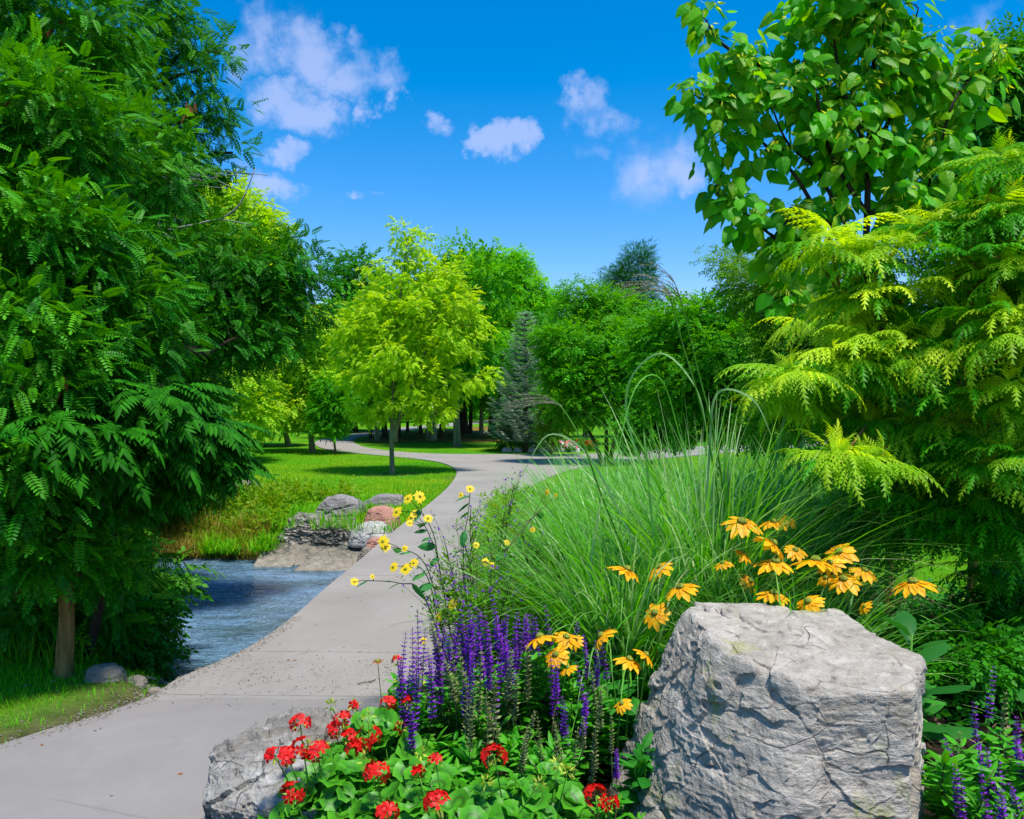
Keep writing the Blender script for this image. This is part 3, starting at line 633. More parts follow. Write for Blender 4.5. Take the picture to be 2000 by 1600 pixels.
# big-leaved pinnate tree in front of them, drooping over the bank
bA = np.array([-2.75, 5.25, gz(-2.75, 5.25)])
root = thing('ailanthus_tree', 'young tree with long drooping leaflets, hanging dark over the stream', 'tree', bA)
ells = [E(310, 780, 80, 40, 4.9), E(370, 830, 50, 50, 5.2), E(270, 850, 90, 50, 4.8), E(380, 890, 50, 40, 5.3), E(150, 860, 110, 50, 4.6), E(60, 830, 60, 40, 4.3), E(320, 900, 80, 40, 5.2), E(200, 950, 90, 40, 5.0), E(415, 860, 18, 60, 5.6)]
C, O = clump_centres(ells, 140, .5); mb = MB()
m = 9; c = np.repeat(C, m, 0); a = rng.random(len(c)) * 2 * np.pi
f = np.stack([np.cos(a) + .35, np.sin(a) - .45, rng.normal(size=len(c)) * .25 + .05], -1)
scatter(mb, T_AIL, c + f * .03, f, np.array([0, 0, 1.]) + .25 * rng.normal(size=(len(c), 3)), .245 * (.7 + .5 * rng.random(len(c)))); mb.build('crown', M['ailanthus'], root)
tb = MB(); st = crom([bA, W(200, 1150, 5.1), W(230, 980, 5.1), W(270, 860, 5.0), W(300, 790, 5.0)], 5); tube(tb, st, np.linspace(.035, .012, len(st)), 8)
for cc in C[::2]: j = np.linalg.norm(st - cc, axis=1).argmin(); limb(tb, st[j], cc, .011, .004, 5)
tb.build('trunk', M['barkdark'], root, smooth=True)

# dense shaded undergrowth of the bank
def shrub(name, label, base, ells, ncl, per, rc, tpl, ls, lm, bm_=None, **kw):
    return tree(name, label, base, kw.pop('r0', .02), ells, ncl, per, rc, tpl, ls, lm, bm_ or M['barkdark'], cat=kw.pop('cat', 'shrub'), **kw)
b = np.array([-3.3, 5.7, gz(-3.3, 5.7)])
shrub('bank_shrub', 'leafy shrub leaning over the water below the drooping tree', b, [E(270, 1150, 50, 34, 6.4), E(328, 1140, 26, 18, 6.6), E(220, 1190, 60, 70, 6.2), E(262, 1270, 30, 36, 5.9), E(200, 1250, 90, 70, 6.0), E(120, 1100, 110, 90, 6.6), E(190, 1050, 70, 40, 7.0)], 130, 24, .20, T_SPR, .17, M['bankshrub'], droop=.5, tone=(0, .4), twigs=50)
b = np.array([-6.4, 8.8, -.5])
shrub('bank_shrub', 'dark mass of shrub behind the big feathery tree, over the far bank', np.array([-6.6, 11.4, 0]), [E(150, 930, 180, 120, 11), E(330, 930, 120, 44, 11.9), E(20, 1000, 120, 160, 9.5), E(430, 930, 50, 34, 12.4, .8, .8), E(250, 820, 140, 90, 11.5), E(60, 760, 160, 120, 10.5)], 320, 24, .38, T_SPR, .26, M['bankshrub'], tone=(0, .15), twigs=40, r0=.05)
shrub('bank_shrub', 'low shaded shrub at the outer edge of the picture behind the brown trunk', np.array([-5.0, 6.3, 0]), [E(60, 1230, 130, 90, 6.6), E(0, 1150, 100, 140, 6.8), E(170, 1190, 90, 110, 7.0)], 130, 22, .26, T_SPR, .2, M['bankshrub'], tone=(0, .05), twigs=30)

# --- lawn trees
D_ = lambda y: CAM_H * F / (y - HY)
g = G(766, 925); d = g[1]
ells = [E(783, 452, 14, 26, d, 1, .9), E(820, 462, 10, 24, d, 1, .9), E(745, 510, 14, 20, d, 1, .4), E(905, 520, 16, 18, d, 1, .5), E(940, 640, 22, 16, d, 1, .6), E(655, 690, 20, 14, d, 1, .6), E(800, 500, 34, 34, d, 1, .7), E(712, 520, 26, 26, d, 1, .28), E(708, 575, 32, 34, d, 1, .55), E(815, 550, 60, 50, d), E(870, 545, 36, 40, d, 1, .8), E(840, 620, 95, 60, d), E(760, 620, 80, 55, d), E(700, 660, 50, 45, d),
        E(890, 660, 50, 50, d), E(790, 690, 115, 50, d), E(700, 735, 60, 34, d), E(830, 745, 95, 40, d), E(915, 738, 46, 16, d), E(900, 600, 30, 40, d, 1, .7), E(670, 650, 20, 20, d, 1, .5), E(770, 795, 80, 26, d), E(850, 795, 66, 26, d), E(725, 800, 36, 18, d)]
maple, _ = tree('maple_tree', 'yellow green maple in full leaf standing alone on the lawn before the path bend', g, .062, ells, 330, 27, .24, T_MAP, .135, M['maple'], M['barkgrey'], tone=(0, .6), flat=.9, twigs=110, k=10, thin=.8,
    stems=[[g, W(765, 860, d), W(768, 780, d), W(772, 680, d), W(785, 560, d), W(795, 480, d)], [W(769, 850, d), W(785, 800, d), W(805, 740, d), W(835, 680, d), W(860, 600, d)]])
def ground_tree(px, py, name, label, el, ncl, per, rc, tpl, ls, lm, bk='bark', r0=.1, d=None, **kw):
    g = G(px, py) if d is None else np.array([(px - 1000) / F * d, d, 0.])
    return tree(name, label, g, r0, [E(*e[:4], g[1] + (e[4] if len(e) > 4 else 0), .9, e[5] if len(e) > 5 else 1) for e in el], ncl, per, rc, tpl, ls, M[lm], M[bk], **kw)
ground_tree(655, 888, 'sapling_tree', 'thin sapling with a small dark round crown beside the far path bend', [(650, 755, 30, 26), (652, 795, 40, 34), (645, 835, 34, 16)], 80, 22, .26, T_SPR, .24, 'midgreen', 'bark', .035, tone=(0, .3), twigs=30)
ground_tree(611, 884, 'lawn_tree', 'short trunked yellowing tree at the outer side of the path bend', [(600, 640, 52, 40), (570, 700, 60, 45), (610, 740, 46, 40), (560, 790, 60, 32), (600, 800, 44, 26)], 190, 22, .42, T_SPR, .34, 'gold', 'barkgrey', .10, tone=(0, .4), twigs=50)
ground_tree(565, 872, 'lawn_tree', 'light green tree on the lawn between the yellowing tree and the stream trees', [(540, 690, 60, 50), (500, 760, 80, 50), (555, 800, 50, 30), (470, 820, 50, 30)], 190, 22, .48, T_SPR, .38, 'brightgreen', 'barkgrey', .11, tone=(0, .6), twigs=50)
ground_tree(440, 905, 'lawn_tree', 'tall yellow tinged tree rising behind the feathery trees on the lawn', [(420, 400, 60, 40), (480, 420, 50, 50), (520, 470, 34, 40), (450, 480, 100, 60), (500, 560, 70, 50), (430, 620, 100, 70), (430, 740, 100, 70), (480, 810, 60, 34)], 420, 22, .42, T_SPR, .32, 'gold', 'bark', .14, tone=(0, .5), twigs=80)
ground_tree(360, 885, 'lawn_tree', 'green tree standing deep in shade behind the hanging leaflets', [(330, 700, 120, 90), (400, 800, 100, 60), (230, 780, 120, 90), (120, 700, 160, 120)], 300, 22, .55, T_SPR, .42, 'midgreen', 'barkdark', .16, tone=(0, .2), twigs=40)
# further trees of the park
ground_tree(690, 0, 'park_tree', 'dark green rounded tree showing at the shaded side of the yellow green maple', [(700, 545, 42, 45), (680, 600, 46, 46), (660, 660, 60, 60), (720, 700, 80, 80), (690, 760, 70, 40)], 260, 22, .8, T_SPR, .6, 'deepgreen', 'barkdark', .22, d=44, tone=(0, .5), twigs=50)
ground_tree(600, 0, 'park_tree', 'yellow green tree in the distance beyond the outer bend of the path', [(590, 640, 50, 40), (560, 690, 70, 60), (620, 720, 60, 60), (540, 620, 40, 30)], 200, 22, .85, T_SPR, .62, 'gold', 'barkdark', .22, d=47, tone=(0, .3), twigs=40)
ground_tree(905, 0, 'park_tree', 'tall green tree whose top shows just behind the maple crown', [(905, 505, 36, 32), (935, 545, 40, 40), (890, 580, 60, 60), (920, 650, 70, 60), (880, 720, 80, 60)], 240, 22, .75, T_SPR, .6, 'midgreen', 'barkdark', .25, d=42, tone=(0, .5), twigs=50)
ground_tree(1010, 0, 'park_tree', 'tall open crowned tree with drooping leaf bunches above the spruce', [(985, 520, 34, 26), (1010, 510, 12, 22, 0, .5), (1000, 560, 44, 30), (1050, 572, 30, 26), (1075, 598, 18, 22, 0, .6), (1045, 625, 40, 24), (1000, 610, 40, 40), (960, 590, 30, 50)], 190, 24, .62, T_SPRN, .62, 'brightgreen', 'barkdark', .22, d=40, tone=(0, .4), droop=.7, twigs=60)
ground_tree(960, 0, 'park_tree', 'rounded olive tinted tree between the maple and the spruce', [(965, 640, 50, 40), (1000, 680, 50, 40), (950, 700, 60, 50), (980, 750, 60, 34)], 200, 22, .6, T_SPRD, .5, 'midgreen', 'barkdark', .2, d=36, tone=(0, .8), twigs=40)
ground_tree(1140, 0, 'park_tree', 'thin topped tree with airy twigs against the sky beside the pine', [(1130, 570, 24, 26, 0, .5), (1165, 590, 40, 40), (1120, 610, 30, 22, 0, .6), (1150, 640, 60, 36), (1200, 620, 50, 50)], 150, 20, .5, T_SPRN, .36, 'midgreen', 'barkdark', .1, d=30, tone=(0, .6), twigs=60)
ground_tree(1245, 0, 'pine_tree', 'dark pine with a rounded top rising above the shrubs', [(1248, 500, 26, 22), (1240, 535, 44, 30), (1200, 548, 28, 20), (1250, 580, 60, 30), (1225, 610, 60, 30)], 260, 40, .42, T_BRU, .22, 'pine', 'barkdark', .2, d=36, tone=(0, .6), twigs=10, droop=0, flat=.9)

# blue spruce: whorled boughs round a straight trunk
sb = np.array([(1028 - 1000) / F * 24.5, 24.5 + 1.6, 0.]); root = thing('blue_spruce', 'silvery blue spruce standing behind the far flower bed', 'tree', sb)
mb = MB(); tb = MB(); H = CAM_H + (HY - 612) / F * 26.1; tube(tb, [sb - [0, 0, .2], sb + [0, 0, H * .5], sb + [0, 0, H]], [.11, .06, .012], 8)
for z in np.arange(.5, H, .16):
    rr = 1.28 * (1 - z / H) ** .75 + .05; nb = 17 if z < H * .75 else 11
    for k_ in range(nb):
        a = rng.uniform(0, 6.283); ln = rr * rng.uniform(.65, 1.1); dirv = np.array([math.cos(a), math.sin(a), .10 + .45 * z / H]); m = max(3, int(ln / .075)); s = np.linspace(.15, 1, m)[:, None]
        P_ = sb + [0, 0, z] + dirv * s * ln - np.array([0, 0, .18]) * np.sin(np.pi * s) * ln; side = np.array([-math.sin(a), math.cos(a), 0])
        for sg in (1, -1):
            scatter(mb, T_BRU, P_, dirv + sg * side * .9 + rng.normal(size=(m, 3)) * .2, np.tile([0, 0, 1.], (m, 1)), .27 * (1.15 - .5 * s[:, 0]), np.clip(s[:, 0] * .7 + rng.normal(size=m) * .15, 0, 1))
        tube(tb, P_[[0, m // 2, -1]], [.014, .01, .004], 4)
mb.build('crown', M['spruce'], root); tb.build('trunk', M['barkdark'], root, smooth=True)
shrub('yew_shrub', 'low dark evergreen shrub at the foot of the silvery spruce', np.array([.1, 27.5, 0]), [E(1000, 830, 36, 34, 27.5), E(1040, 845, 34, 26, 27.5), E(985, 855, 22, 20, 27.5)], 90, 20, .22, T_BRU, .24, M['pine'], tone=(0, .3), twigs=10)
S = lambda px, d: np.array([(px - 1000) / F * d, d, 0.])
shrub('serviceberry_shrub', 'broad layered shrub tree of fine twigs beyond the paved junction', S(1185, 21), [E(1150, 665, 70, 36, 21), E(1230, 670, 70, 44, 21), E(1110, 720, 60, 44, 21), E(1190, 740, 90, 50, 21), E(1260, 750, 60, 50, 21), E(1120, 790, 80, 34, 21), E(1220, 810, 80, 30, 21), E(1080, 670, 40, 30, 21)], 300, 22, .26, T_SPRD, .26, M['midgreen'], tone=(0, .35), twigs=110, r0=.06, cat='tree', flat=.4,
      stems=[[S(1185, 21), W(1180, 780, 21), W(1150, 680, 21)], [S(1190, 21), W(1215, 790, 21), W(1240, 680, 21)], [S(1180, 21), W(1130, 800, 21), W(1090, 720, 21)]])
shrub('serviceberry_shrub', 'smaller layered shrub with a yellowish cast between the spruce and the broad one', S(1075, 24), [E(1090, 690, 30, 24, 24), E(1095, 750, 24, 30, 24), E(1100, 800, 40, 30, 24), E(1080, 840, 30, 14, 24)], 70, 20, .28, T_SPRD, .28, M['olive'], tone=(0, .5), twigs=50, r0=.045, cat='tree', flat=.4)
shrub('viburnum_shrub', 'dense dark green shrub mass behind the tall grass, tallest in the middle', S(1400, 14), [E(1330, 640, 70, 50, 15), E(1400, 640, 80, 60, 15), E(1370, 710, 90, 60, 14.5), E(1460, 700, 80, 80, 14.5), E(1320, 770, 60, 50, 14.5), E(1420, 790, 90, 44, 14.5), E(1270, 700, 50, 60, 15.5), E(1480, 830, 90, 36, 14), E(1380, 845, 50, 20, 14.5)], 360, 24, .28, T_SPR, .22, M['midgreen'], tone=(0, .25), twigs=70, r0=.06)
shrub('viburnum_shrub', 'dark low shrub beside the grass opening, nearest the pink flowers', S(1290, 17.5), [E(1285, 800, 50, 40, 17.5), E(1250, 840, 40, 24, 17.5), E(1310, 835, 30, 24, 17.5)], 90, 22, .26, T_SPR, .22, M['deepgreen'], tone=(0, .2), twigs=20)
shrub('willow_shrub', 'tall olive shrub with fine bare twigs behind the heart leaved tree', S(1560, 12), [E(1420, 510, 40, 40, 13, 1, .4), E(1480, 560, 60, 50, 12.5), E(1560, 560, 80, 60, 12), E(1600, 640, 80, 80, 12), E(1540, 690, 80, 70, 12), E(1580, 780, 80, 60, 12), E(1500, 800, 50, 50, 12, 1, .7)], 330, 24, .25, T_SPRN, .17, M['olive'], tone=(0, .5), twigs=220, r0=.05, bm_=M['twig'], flat=.9)
shrub('hedge_shrub', 'dark shrub closing the view behind the yellow tipped sumac', S(1820, 11.5), [E(1720, 720, 110, 130, 11.5), E(1850, 700, 130, 160, 11.5), E(1960, 820, 110, 160, 11.5), E(1820, 900, 140, 90, 11.5), E(1960, 560, 100, 130, 11.5), E(1680, 880, 80, 70, 11.5)], 380, 24, .34, T_SPR, .26, M['deepgreen'], tone=(0, .2), twigs=40, r0=.08)
ground_tree(2010, 0, 'small_leaved_tree', 'dark small leaved tree at the frame edge behind the heart leaved tree', [(1970, 160, 60, 80), (1930, 230, 60, 60, 0, .6), (1990, 300, 70, 80), (1890, 300, 50, 50, 0, .5), (1950, 420, 100, 80), (1860, 400, 60, 60, 0, .7), (2060, 200, 80, 120)], 330, 22, .32, T_SPRN, .24, 'deepgreen', 'barkdark', .12, d=10, tone=(0, .4), twigs=90)

# --- grove beyond the bend: one tree of each sort, then copies
grove_src = []
for q, (lm, rt, hgt) in enumerate((('midgreen', .15, 6.2), ('deepgreen', .13, 6.6), ('midgreen', .11, 5.6))):
    r_ = thing('grove_tree', '', 'tree', (0, 0, 0), 'trees of the grove beyond the path bend')
    el = [(np.array([rng.normal() * .7, rng.normal() * .7, hgt * z]), np.array([s, s, .8]), s) for z, s in ((.42, 1.5), (.50, 1.7), (.60, 1.6), (.72, 1.4), (.85, 1.0))]
    C, O = clump_centres(el, 120); mb = MB(); leaves_at(mb, C, O, 20, .55, T_SPR, .5, tone=(0, .4)); mb.build('crown', M[lm], r_, loc=(0, 0, 0))
    tb = MB(); P_ = crom([(0, 0, -.1), (.04, 0, 1.2), (-.05, .05, 2.6), (.08, 0, 4.2)], 4); tube(tb, P_, np.linspace(rt, rt * .35, len(P_)), 8, gn=.05)
    for c in el: limb(tb, P_[8], c[0], rt * .4, .02)
    tb.build('trunk', M['barkdark' if q else 'barkgrey'], r_, smooth=True, loc=(0, 0, 0)); grove_src.append(r_)
def copy_tree(o):
    c = o.copy(); col.objects.link(c)
    for ch in o.children:
        k = ch.copy(); col.objects.link(k); k.parent = c
    return c
grove = [(675, 846, 1, .9, 'slim dark trunk across the path, outermost tree of the grove'), (724, 857, 2, .8, 'pale thin trunk at the mulched tip of the grove'), (737, 861, 0, .8, 'grey trunk close beside the dark leaning one in the grove'),
         (752, 857, 1, 1.1, 'dark leaning trunk at the near corner of the grove'), (779, 852, 2, .9, 'slim black trunk seen just past the maple trunk'), (796, 845, 2, .8, 'slightly bent thin trunk in the grove beyond the maple'),
         (821, 847, 1, .8, 'straight thin trunk left standing before the thick grey one'), (841, 861, 0, 2.0, 'thickest grey green trunk in the middle of the grove'), (861, 856, 1, .85, 'dark trunk just past the thickest one of the grove'),
         (893, 873, 0, .95, 'pale trunk standing alone on the grass in front of the grove'), (905, 849, 1, .9, 'dark trunk right behind the pale one in the grove'), (918, 848, 2, 1.1, 'middle one of three close dark trunks in the grove'),
         (940, 850, 0, .8, 'brownish trunk between the three close ones and the last dark one'), (961, 850, 1, 1.2, 'stout dark trunk at the spruce end of the grove'), (868, 840, 2, .8, 'thin far trunk at the back edge of the grove')]
used = set()
for px, py, q, s, lb in grove:
    o = grove_src[q] if q not in used else copy_tree(grove_src[q]); used.add(q); g = G(px, py); o.location = (g[0], g[1], 0)
    hs_ = .92 + .2 * random.random(); o.scale = (s if s < 1.3 else 1.6, s if s < 1.3 else 1.6, hs_); 
    o.rotation_euler = (0, 0, random.uniform(0, 6.28)); o['label'] = lb
# the distant wood closing the view
mb = MB(); C = []
for k_ in range(1500):
    a = rng.uniform(-1.05, 1.05); d = rng.uniform(62, 100); x = math.tan(a) * d; hh = 6.2 + 1.6 * math.sin(x * .13) + 1.1 * math.sin(x * .31 + 2); C.append([x, d, hh * rng.random() ** .7 + .3])
C = np.array(C); leaves_at(mb, C, np.tile([0, -.3, .5], (len(C), 1)), 30, 1.9, T_SPR, 1.25, tone=(0, .6), flat=.8)
tag(mb.build('distant_woods', M['midgreen']), kind='stuff', label='far band of woodland closing the park')

# --- heart-leaved tree
d = 7.4; g = S(1690, d); root = thing('heart_leaved_tree', 'tree with large heart shaped leaves and pale yellow bracts against the blue sky', 'tree', g)
EL = [(1690, 40, 110, 80), (1570, 60, 60, 60), (1560, 160, 80, 60), (1450, 130, 60, 60), (1370, 190, 40, 50), (1440, 230, 70, 40), (1380, 60, 20, 30), (1365, 20, 20, 24), (1610, 240, 110, 70), (1740, 170, 90, 80), (1810, 110, 50, 50), (1860, 190, 60, 50), (1920, 120, 40, 50), (1940, 170, 24, 40),
      (1690, 320, 130, 70), (1820, 290, 80, 60), (1480, 300, 70, 26), (1400, 370, 44, 24), (1450, 400, 60, 34), (1520, 440, 60, 40), (1600, 420, 80, 50), (1520, 480, 40, 40), (1530, 570, 44, 26), (1620, 520, 60, 34), (1780, 400, 90, 50), (1890, 350, 50, 40), (1700, 0, 130, 50), (1390, 290, 30, 30)]
mb = MB(); bb = MB(); tb = MB(); ells = [E(*e, d, .8) for e in EL]; C, O = clump_centres(ells, 330, .55)
st = crom([g, W(1692, 900, d), W(1690, 700, d), W(1688, 560, d), W(1692, 420, d), W(1696, 250, d), W(1708, 60, d), W(1715, -60, d)], 6); tube(tb, st, np.linspace(.055, .012, len(st)), 8)
limbs_px = [[(1690, 520), (1600, 420), (1540, 330), (1440, 240), (1380, 200)], [(1690, 520), (1640, 420), (1590, 330), (1530, 270), (1480, 130)], [(1692, 420), (1620, 300), (1590, 180), (1560, 60)], [(1690, 560), (1560, 500), (1480, 440), (1400, 380)], [(1688, 560), (1760, 470), (1820, 340), (1860, 200), (1920, 130)],
            [(1694, 330), (1740, 220), (1770, 100), (1790, 20)], [(1690, 600), (1620, 590), (1560, 570), (1500, 590)], [(1692, 420), (1780, 380), (1880, 340)], [(1694, 300), (1640, 160), (1620, 20)], [(1480, 130), (1410, 90), (1375, 40)]]
LPs = [st]
for lp in limbs_px:
    q = crom([W(a, b_, d + rng.normal() * .12) for a, b_ in lp], 5); q[0] = st[np.linalg.norm(st - q[0], axis=1).argmin()] if lp[0][0] > 1600 else q[0]; tube(tb, q, np.linspace(.024, .006, len(q)), 6); LPs.append(q)
LPs = np.concatenate(LPs)
for c in C:
    j = (np.linalg.norm(LPs - c, axis=1) + .6 * np.clip(LPs[:, 2] - c[2], 0, None)).argmin(); limb(tb, LPs[j], c, .007, .003, 4, .05, 5)
m = 7; c = np.repeat(C, m, 0); o_ = np.repeat(O, m, 0); u = rdir(len(c)); f = nrm(u * [1, 1, .35] + .4 * o_ + np.array([0, -.1, -.95]) + .35 * rng.normal(size=u.shape)); n = nrm(u * .6 + np.array([0, -.75, .45]) + .5 * rng.normal(size=(len(c), 3)))
scatter(mb, HEART, c + u * .17, f, n, .15 * (.55 + .7 * rng.random(len(c))), np.clip(rng.normal(size=len(c)) * .22 + .1, 0, 1))
Cb = C[rng.random(len(C)) < .6]; Cb = np.repeat(Cb, 12, 0); u = rdir(len(Cb)); scatter(bb, NAR, Cb + u * [.10, .10, .05] + [0, -.06, .06], u * .6 + [0, 0, -.5], rdir(len(Cb)), .065 * (.7 + .6 * rng.random(len(Cb))))
mb.build('crown', M['catalpa'], root); tb.build('trunk', M['barkdark'], root, smooth=True); bb.build('bracts', M['bract'], root)

# --- sumacs with cut leaves, yellow at the tips
def sumac(label, base, stemtop, EL, nros):
    root = thing('cut_leaf_sumac', label, 'shrub', base, 'cut leaf sumacs with yellow tips')
    ells = [E(*e) for e in EL]; C, O = clump_centres(ells, nros, .6); mb = MB(); tb = MB()
    st = crom([base - [0, 0, .1], base * [1, 1, 0] + [0.02, 0, .5], base * .5 + np.array(stemtop) * .5, stemtop], 5); tube(tb, st, np.linspace(.036, .016, len(st)), 8, gn=.05)
    zz = C[:, 2]; zt = (zz - zz.min()) / (zz.max() - zz.min() + 1e-6)
    for c, t_, o_ in zip(C, zt, O):
        j = (np.linalg.norm(st - c, axis=1) + .8 * np.clip(st[:, 2] - c[2] + .1, 0, None)).argmin(); limb(tb, st[j], c - [0, 0, .03], .011, .006, 5, .10, 7)
        nl = 8; a = np.arange(nl) / nl * 6.283 + rng.uniform(0, 6.28); f = np.stack([np.cos(a), np.sin(a), np.full(nl, .34) + rng.normal(size=nl) * .25], -1) + o_ * .3
        f[:, 1] -= .12
        yel = np.clip(.16 + .55 * t_ + .55 * rng.normal() * .5 + .25 * o_[2] - .25 * (o_[1] > .3), 0, 1)
        if rng.random() < .30 or t_ < .25: yel *= .08
        scatter(mb, T_SUM, np.tile(c, (nl, 1)), f, np.tile([0, 0, 1.], (nl, 1)) + rng.normal(size=(nl, 3)) * .15, .235 * (.7 + .55 * rng.random(nl)), np.clip(yel * (.5 + .7 * rng.random(nl)), 0, .97))
        f2 = rdir(4, 1.2); scatter(mb, T_SUM, np.tile(c + [0, 0, .01], (4, 1)), f2, rdir(4), .11, min(1, yel * 1.3 + .08))
    mb.build('crown', M['sumac'], root); tb.build('trunk', M['bark'], root, smooth=True)
b1 = G(1733, 1205); b2 = G(1895, 1222)
sumac('yellow tipped cut leaf shrub on the stouter trunk just behind the big boulder', b1, W(1720, 640, 5.0), [(1600, 480, 50, 16, 4.7), (1700, 500, 70, 30, 4.7), (1690, 580, 90, 40, 4.8), (1590, 740, 90, 30, 4.6), (1720, 700, 110, 40, 4.6), (1640, 900, 70, 26, 4.3), (1700, 820, 110, 50, 4.8), (1740, 960, 90, 40, 4.9), (1700, 1010, 50, 20, 5.0), (1620, 620, 60, 30, 5.4), (1780, 1040, 70, 20, 5.2), (1540, 780, 40, 20, 4.8), (1620, 1000, 40, 16, 5.0)], 105)
sumac('yellow tipped cut leaf shrub on the slim dark trunk, tallest and nearest the frame edge', b2, W(1890, 480, 4.9), [(1960, 320, 50, 30, 4.5), (1850, 450, 80, 24, 4.6), (1970, 420, 50, 40, 4.4), (1900, 540, 100, 36, 4.5), (1960, 640, 60, 50, 4.2), (1860, 660, 90, 36, 4.5), (1930, 780, 80, 40, 4.3), (1850, 850, 90, 40, 4.6), (1950, 900, 70, 44, 4.2), (1880, 980, 90, 40, 4.6), (1980, 1040, 60, 40, 4.4), (1960, 1110, 60, 26, 4.8), (1850, 1040, 60, 24, 5.0), (2060, 600, 60, 160, 4.4), (2060, 900, 60, 120, 4.4)], 122)

# ================================================================== rocks of the foreground
rock('boulder', 'big squared pale limestone boulder with a flat top in the flower bed', 'boulder', (1.0, 2.92, .30), (1, 1, 1),
     [((.045, -.05, 1), .435), ((.02, 0, -1), .6), ((-.04, -1, .10), .425), ((-.80, -.62, .28), .40), ((-1, -.06, .44), .440), ((1, .12, .02), .405), ((.86, -.5, .0), .405), ((.05, 1, .15), .55), ((-.5, .8, .1), .60), ((.6, .75, .05), .60)],
     M['limestone'], 300, .036, 1.7, .85, .26, sharp=34, seed=3, fine=.004)
rock('boulder', 'low dark sided limestone rock with a pale sloping top beside the red geraniums', 'boulder', (-.83, 2.93, .12), (1, 1, 1),
     [((-.26, -.32, 1), .235), ((0, 0, -1), .3), ((-.25, -1, -.38), .21), ((-1, -.25, -.10), .225), ((.9, 0, .7), .26), ((1, .1, .1), .30), ((.0, 1, .25), .27), ((-.7, .7, .3), .27)],
     M['darkstone'], 190, .045, 3.4, .8, .3, sharp=14, seed=8, fine=.006)
rock('stone', 'small brown stone at the foot of the low dark sided rock', 'stone', (-.74, 2.52, .07), (.12, .09, .09), [((0, 0, 1), .8), ((0, 0, -1), 1), ((1, 0, 0), 1), ((-1, 0, 0), 1), ((0, 1, 0), .9), ((0, -1, 0), .9)], M['darkstone'], 50, .02, 9, .8, .3, sharp=6, seed=2)
RND = [((.6, .3, .9), .9), ((-.6, .3, .9), .88), ((.2, -.7, .8), .9), ((0, 0, 1), .8), ((0, 0, -1), 1), ((1, 0, .1), 1), ((-1, 0, .1), 1), ((0, 1, 0), .9), ((0, -1, .2), .9), ((.7, -.6, .4), .95), ((-.7, -.5, .4), .9)]
def prock(name, label, px0, px1, py0, py1, d, planes, mat, sh=5, amp=.03, fr=4, seed=1, rot=0, ch=.5, st=.2, res=80, dep=.8):
    c = W((px0 + px1) / 2, (py0 + py1) / 2, d); rx = (px1 - px0) / 2 / F * d; rz = (py1 - py0) / 2 / F * d
    return rock(name, label, 'rock', c, (rx * 1.06, rx * dep, rz * 1.14), planes, mat, res, amp, fr, ch, st, 'rocks on the far bank of the stream', sh, seed, rot)
prock('rock', 'grey angular rock at the back of the bank group, with a ridge along its top', 622, 706, 964, 1030, 12.2, [((-.35, 0, 1), .78), ((.5, 0, 1), .72), ((0, 0, -1), 1), ((-1, 0, .55), .86), ((1, -.2, .1), .9), ((0, -1, .35), .8), ((0, 1, .2), .9)], M['greyrock'], 12, .04, 3.2, 4, ch=.9)
prock('rock', 'flat topped grey rock nearest the lawn, behind the pink one', 722, 786, 966, 992, 12.9, [((.1, 0, 1), .8), ((0, 0, -1), 1), ((-1, 0, .8), .9), ((1, 0, .1), .95), ((0, -1, .2), .9), ((0, 1, .2), .9)], M['greyrock'], 12, .025, 4, 6)
prock('rock', 'rounded pink granite rock', 714, 776, 986, 1032, 11.7, RND, M['pinkrock'], 7, .03, 3, 7)
prock('rock', 'pale grey rounded rock close to the path edge', 686, 764, 1018, 1062, 10.8, RND + [((-.8, 0, .8), .8)], M['whiterock'], 6, .03, 3, 9, ch=.7)
prock('rubble_block', 'long rough block of pebbly rubble concrete sloping down the bank', 556, 742, 1008, 1092, 11.2, [((.42, 0, 1), .62), ((0, 0, -1), .9), ((-1, 0, .3), .95), ((1, 0, 0), 1), ((0, -1, .3), .8), ((0, 1, .2), .9), ((-.38, 0, -1), .62)], M['rubble'], 9, .06, 5, 11, ch=.9, res=130, dep=.45)
prock('slab', 'flat brown slab at the waterline, farthest from the path', 518, 596, 1062, 1092, 10.9, [((0, 0, 1), .7), ((0, 0, -1), 1), ((-1, 0, 0), 1), ((1, 0, -.2), .95), ((0, -1, 1.3), .62), ((0, 1, .2), .9)], M['slabrock'], 14, .03, 5, 12, ch=.9, dep=.9)
prock('slab', 'flat brown slab at the waterline in the middle of three', 586, 640, 1068, 1094, 10.8, [((.1, 0, 1), .7), ((0, 0, -1), 1), ((-1, 0, 0), 1), ((1, 0, -.2), .95), ((0, -1, 1.1), .62), ((0, 1, .2), .9)], M['slabrock'], 14, .03, 5, 13, ch=.9, dep=1)
prock('slab', 'flat paler slab at the waterline below the rubble block', 622, 706, 1068, 1098, 10.7, [((-.1, 0, 1), .7), ((0, 0, -1), 1), ((-1, 0, .6), .9), ((1, 0, 0), .95), ((0, -1, 1.5), .6), ((0, 1, .2), .9)], M['slabrock'], 14, .025, 5, 14, ch=.7, dep=.8)
prock('rock', 'small broken stone between the slabs and the path edge', 702, 734, 1070, 1098, 10.3, RND, M['slabrock'], 9, .04, 6, 15, res=50)
prock('rock', 'pinkish broken chunk tucked against the path edge', 716, 756, 1050, 1078, 10.4, RND, M['pinkrock'], 9, .04, 6, 16, res=50)
prock('rock', 'mossy flat rock half hidden in the bank plants', 470, 545, 1008, 1040, 12, RND, M['slabrock'], 7, .03, 4, 17, res=50)
prock('rock', 'flat brown rock on the lawn edge beneath the hanging branches', 458, 500, 936, 950, 14.5, RND, M['slabrock'], 8, .03, 4, 18, res=40)
